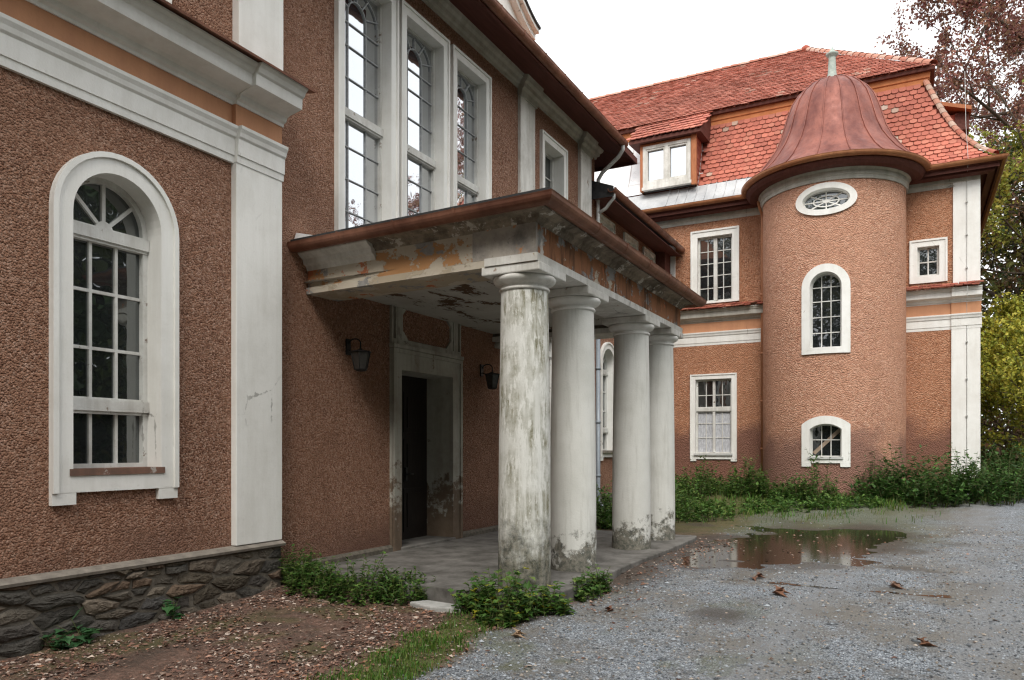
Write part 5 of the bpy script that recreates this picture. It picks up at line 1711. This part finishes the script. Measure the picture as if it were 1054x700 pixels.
zz = ground_z(-4.1, 6.1)
q.add([(x, y, zz + .045) for x, y in sp_] + [(x, y, zz - .05) for x, y in sp_], [(0, 1, 2, 3, 4)] + [(i, 5 + i, 5 + (i + 1) % 5, (i + 1) % 5) for i in range(5)])
tag(bevel(q.build('broken_slab', mat_simple('pale_concrete', (.3, .3, .28), (.46, .45, .43), 7, .9)), .015), 'broken pale concrete piece lying before the porch floor', 'slab')

# ================================================================== TREES
def grow(r_, sv, p, d, L, rad, lvl, tips, droop=0.0, kids=(3, 4)):
    pts = [p]
    q_ = p.copy(); dd = d.copy()
    for k in range(4):
        dd = (dd + Vector((r_.uniform(-1, 1), r_.uniform(-1, 1), r_.uniform(-.5, .8) - droop)) * .16).normalized()
        q_ = q_ + dd * (L / 4)
        pts.append(q_)
    tube(sv, pts, rad, 6 if lvl > 1 else 4, True, rad * .55)
    if lvl == 0:
        tips.extend(pts[1:]); return
    for i in range(r_.randint(*kids)):
        t = r_.uniform(.35, 1.0)
        j = min(3, int(t * 4)); b = pts[j].lerp(pts[j + 1], t * 4 - j)
        nd = (dd * .7 + rand_dir(r_, -.3)).normalized()
        grow(r_, sv, b, nd, L * r_.uniform(.55, .75), rad * .5, lvl - 1, tips, droop, kids)
    tips.append(pts[-1])

def tree(name, label, base, h, rad, cols, seed, leaf_l, per_tip, spread=.6, lvl=3, kids=(3, 4), trunk_frac=.35, cat='tree', droop=0.0, first=7, thin=1.0):
    r_ = random.Random(seed)
    t = thing(name, label, cat, base)
    sv = MB(); lv = MB(tint=True); tips = []
    b = Vector(base)
    tr = [b + Vector((r_.uniform(-.1, .1) * k * .3, r_.uniform(-.1, .1) * k * .3, h * .92 * k / 8)) for k in range(9)]
    tube(sv, tr, rad, 10, True, rad * .15)
    for i in range(first):
        t_ = trunk_frac + (1 - trunk_frac) * (i + r_.random() * .5) / first
        j = min(7, int(t_ * 8)); p = tr[j].lerp(tr[j + 1], t_ * 8 - j)
        a = i * 2.4 + r_.uniform(-.4, .4)
        L = h * spread * .42 * (1.15 - .75 * t_)
        grow(r_, sv, p, Vector((math.cos(a), math.sin(a), .35 - droop)).normalized(), L, rad * .32 * thin, lvl - 1, tips, droop, kids)
    for p in tips:
        for _ in range(per_tip):
            o_ = p + rand_dir(r_) * (leaf_l * r_.uniform(.3, 2.6))
            c = r_.choice(cols); m = r_.uniform(.65, 1.25)
            leaf(lv, o_, rand_dir(r_), rand_dir(r_), leaf_l * r_.uniform(.6, 1.2), leaf_l * r_.uniform(.45, .8), tuple(q2 * m for q2 in c))
    sv.build('trunk', M['bark'], t)
    lv.build('crown', M['leaf'], t)
    return t
COPPER = [(.26, .10, .09), (.33, .15, .12), (.20, .08, .07), (.38, .21, .14), (.28, .17, .10)]
LIME = [(.30, .33, .06), (.38, .38, .07), (.22, .27, .05), (.42, .38, .08)]
DARKG = [(.03, .06, .02), (.045, .08, .025), (.06, .09, .03), (.09, .10, .03)]
YEL = [(.50, .47, .06), (.40, .42, .06), (.54, .49, .09), (.31, .35, .05), (.22, .26, .045)]
RUST = [(.24, .13, .08), (.18, .12, .07), (.30, .17, .09), (.14, .14, .06)]
tree('copper_beech', 'tall copper beech with thin dark red leaves above the roof corner', (4.4, 38.0, .4), 21.5, .45, COPPER, 31, .16, 24, spread=.95, lvl=4, kids=(3, 4), first=14, thin=.55)
tree('ash_tree', 'yellow green ash tree at the right edge behind the wing', (4.25, 33.0, .4), 15.5, .26, LIME, 32, .17, 18, spread=.62, lvl=4, kids=(3, 3), first=9)
tree('spruce_tree', 'dark spruce with a bare trunk and rust brown dead twigs', (3.8, 33.5, .4), 13.0, .17, RUST + DARKG[:2], 33, .16, 6, spread=.62, lvl=3, kids=(4, 5), trunk_frac=.22, droop=.25, first=22)
tree('golden_shrub', 'large golden yellow shrub beside the white corner pilaster', (3.55, 26.2, .4), 5.0, .09, YEL, 34, .12, 17, spread=1.25, lvl=3, kids=(4, 5), trunk_frac=.06, cat='shrub', first=18)
# dense wood closing off the park (seen beyond and mirrored in the window glass)
def wood(seed):
    r_ = random.Random(seed)
    lv = MB(tint=True)
    spots = []
    for i in range(46):
        a = R(-128 + 206 * i / 45)
        d = r_.uniform(26, 31)
        south = sstep(-20, -60, math.degrees(a))
        spots.append((-4 + d * math.cos(a), 8 + d * math.sin(a), r_.uniform(12, 14.5) + 8.0 * south + 2.5 * sstep(10, 20, math.degrees(a)) * sstep(48, 40, math.degrees(a)) - 3.5 * sstep(48, 54, math.degrees(a))))
    for i in range(12): spots.append((-14 + i * 3.4, 48 + r_.uniform(-2, 3), r_.uniform(9, 12)))
    for (x, y, h) in spots:
        if x < 2.6 and 20 < y < 34: continue
        seen = y > 26
        for k in range(17):
            zc = h * r_.uniform(.08, .9) if k < 12 else r_.uniform(.4, 2.6); rr = (1.9 + 1.2 * math.sin(min(1, zc / h) * math.pi)) * r_.uniform(.6, 1.1)
            c0 = Vector((x + r_.uniform(-1.6, 1.6), y + r_.uniform(-1.6, 1.6), zc))
            base_c = r_.choice(DARKG + [(.08, .11, .03), (.12, .12, .035)]) if not seen else r_.choice([(.20, .11, .06), (.16, .17, .05), (.28, .26, .07), (.12, .08, .05), (.10, .13, .04)])
            for _ in range(300 if seen else 230):
                p = c0 + rand_dir(r_) * rr * (r_.random() ** .4)
                if p.z < .1: continue
                m = r_.uniform(.6, 1.3)
                leaf(lv, p, rand_dir(r_), rand_dir(r_), *((r_.uniform(.16, .3), r_.uniform(.1, .2)) if seen else (r_.uniform(.35, .65), r_.uniform(.3, .55))), tuple(q2 * m for q2 in base_c))
    return tag(lv.build('far_wood', M['leaf']), None, None, kind='stuff')
wood(41)
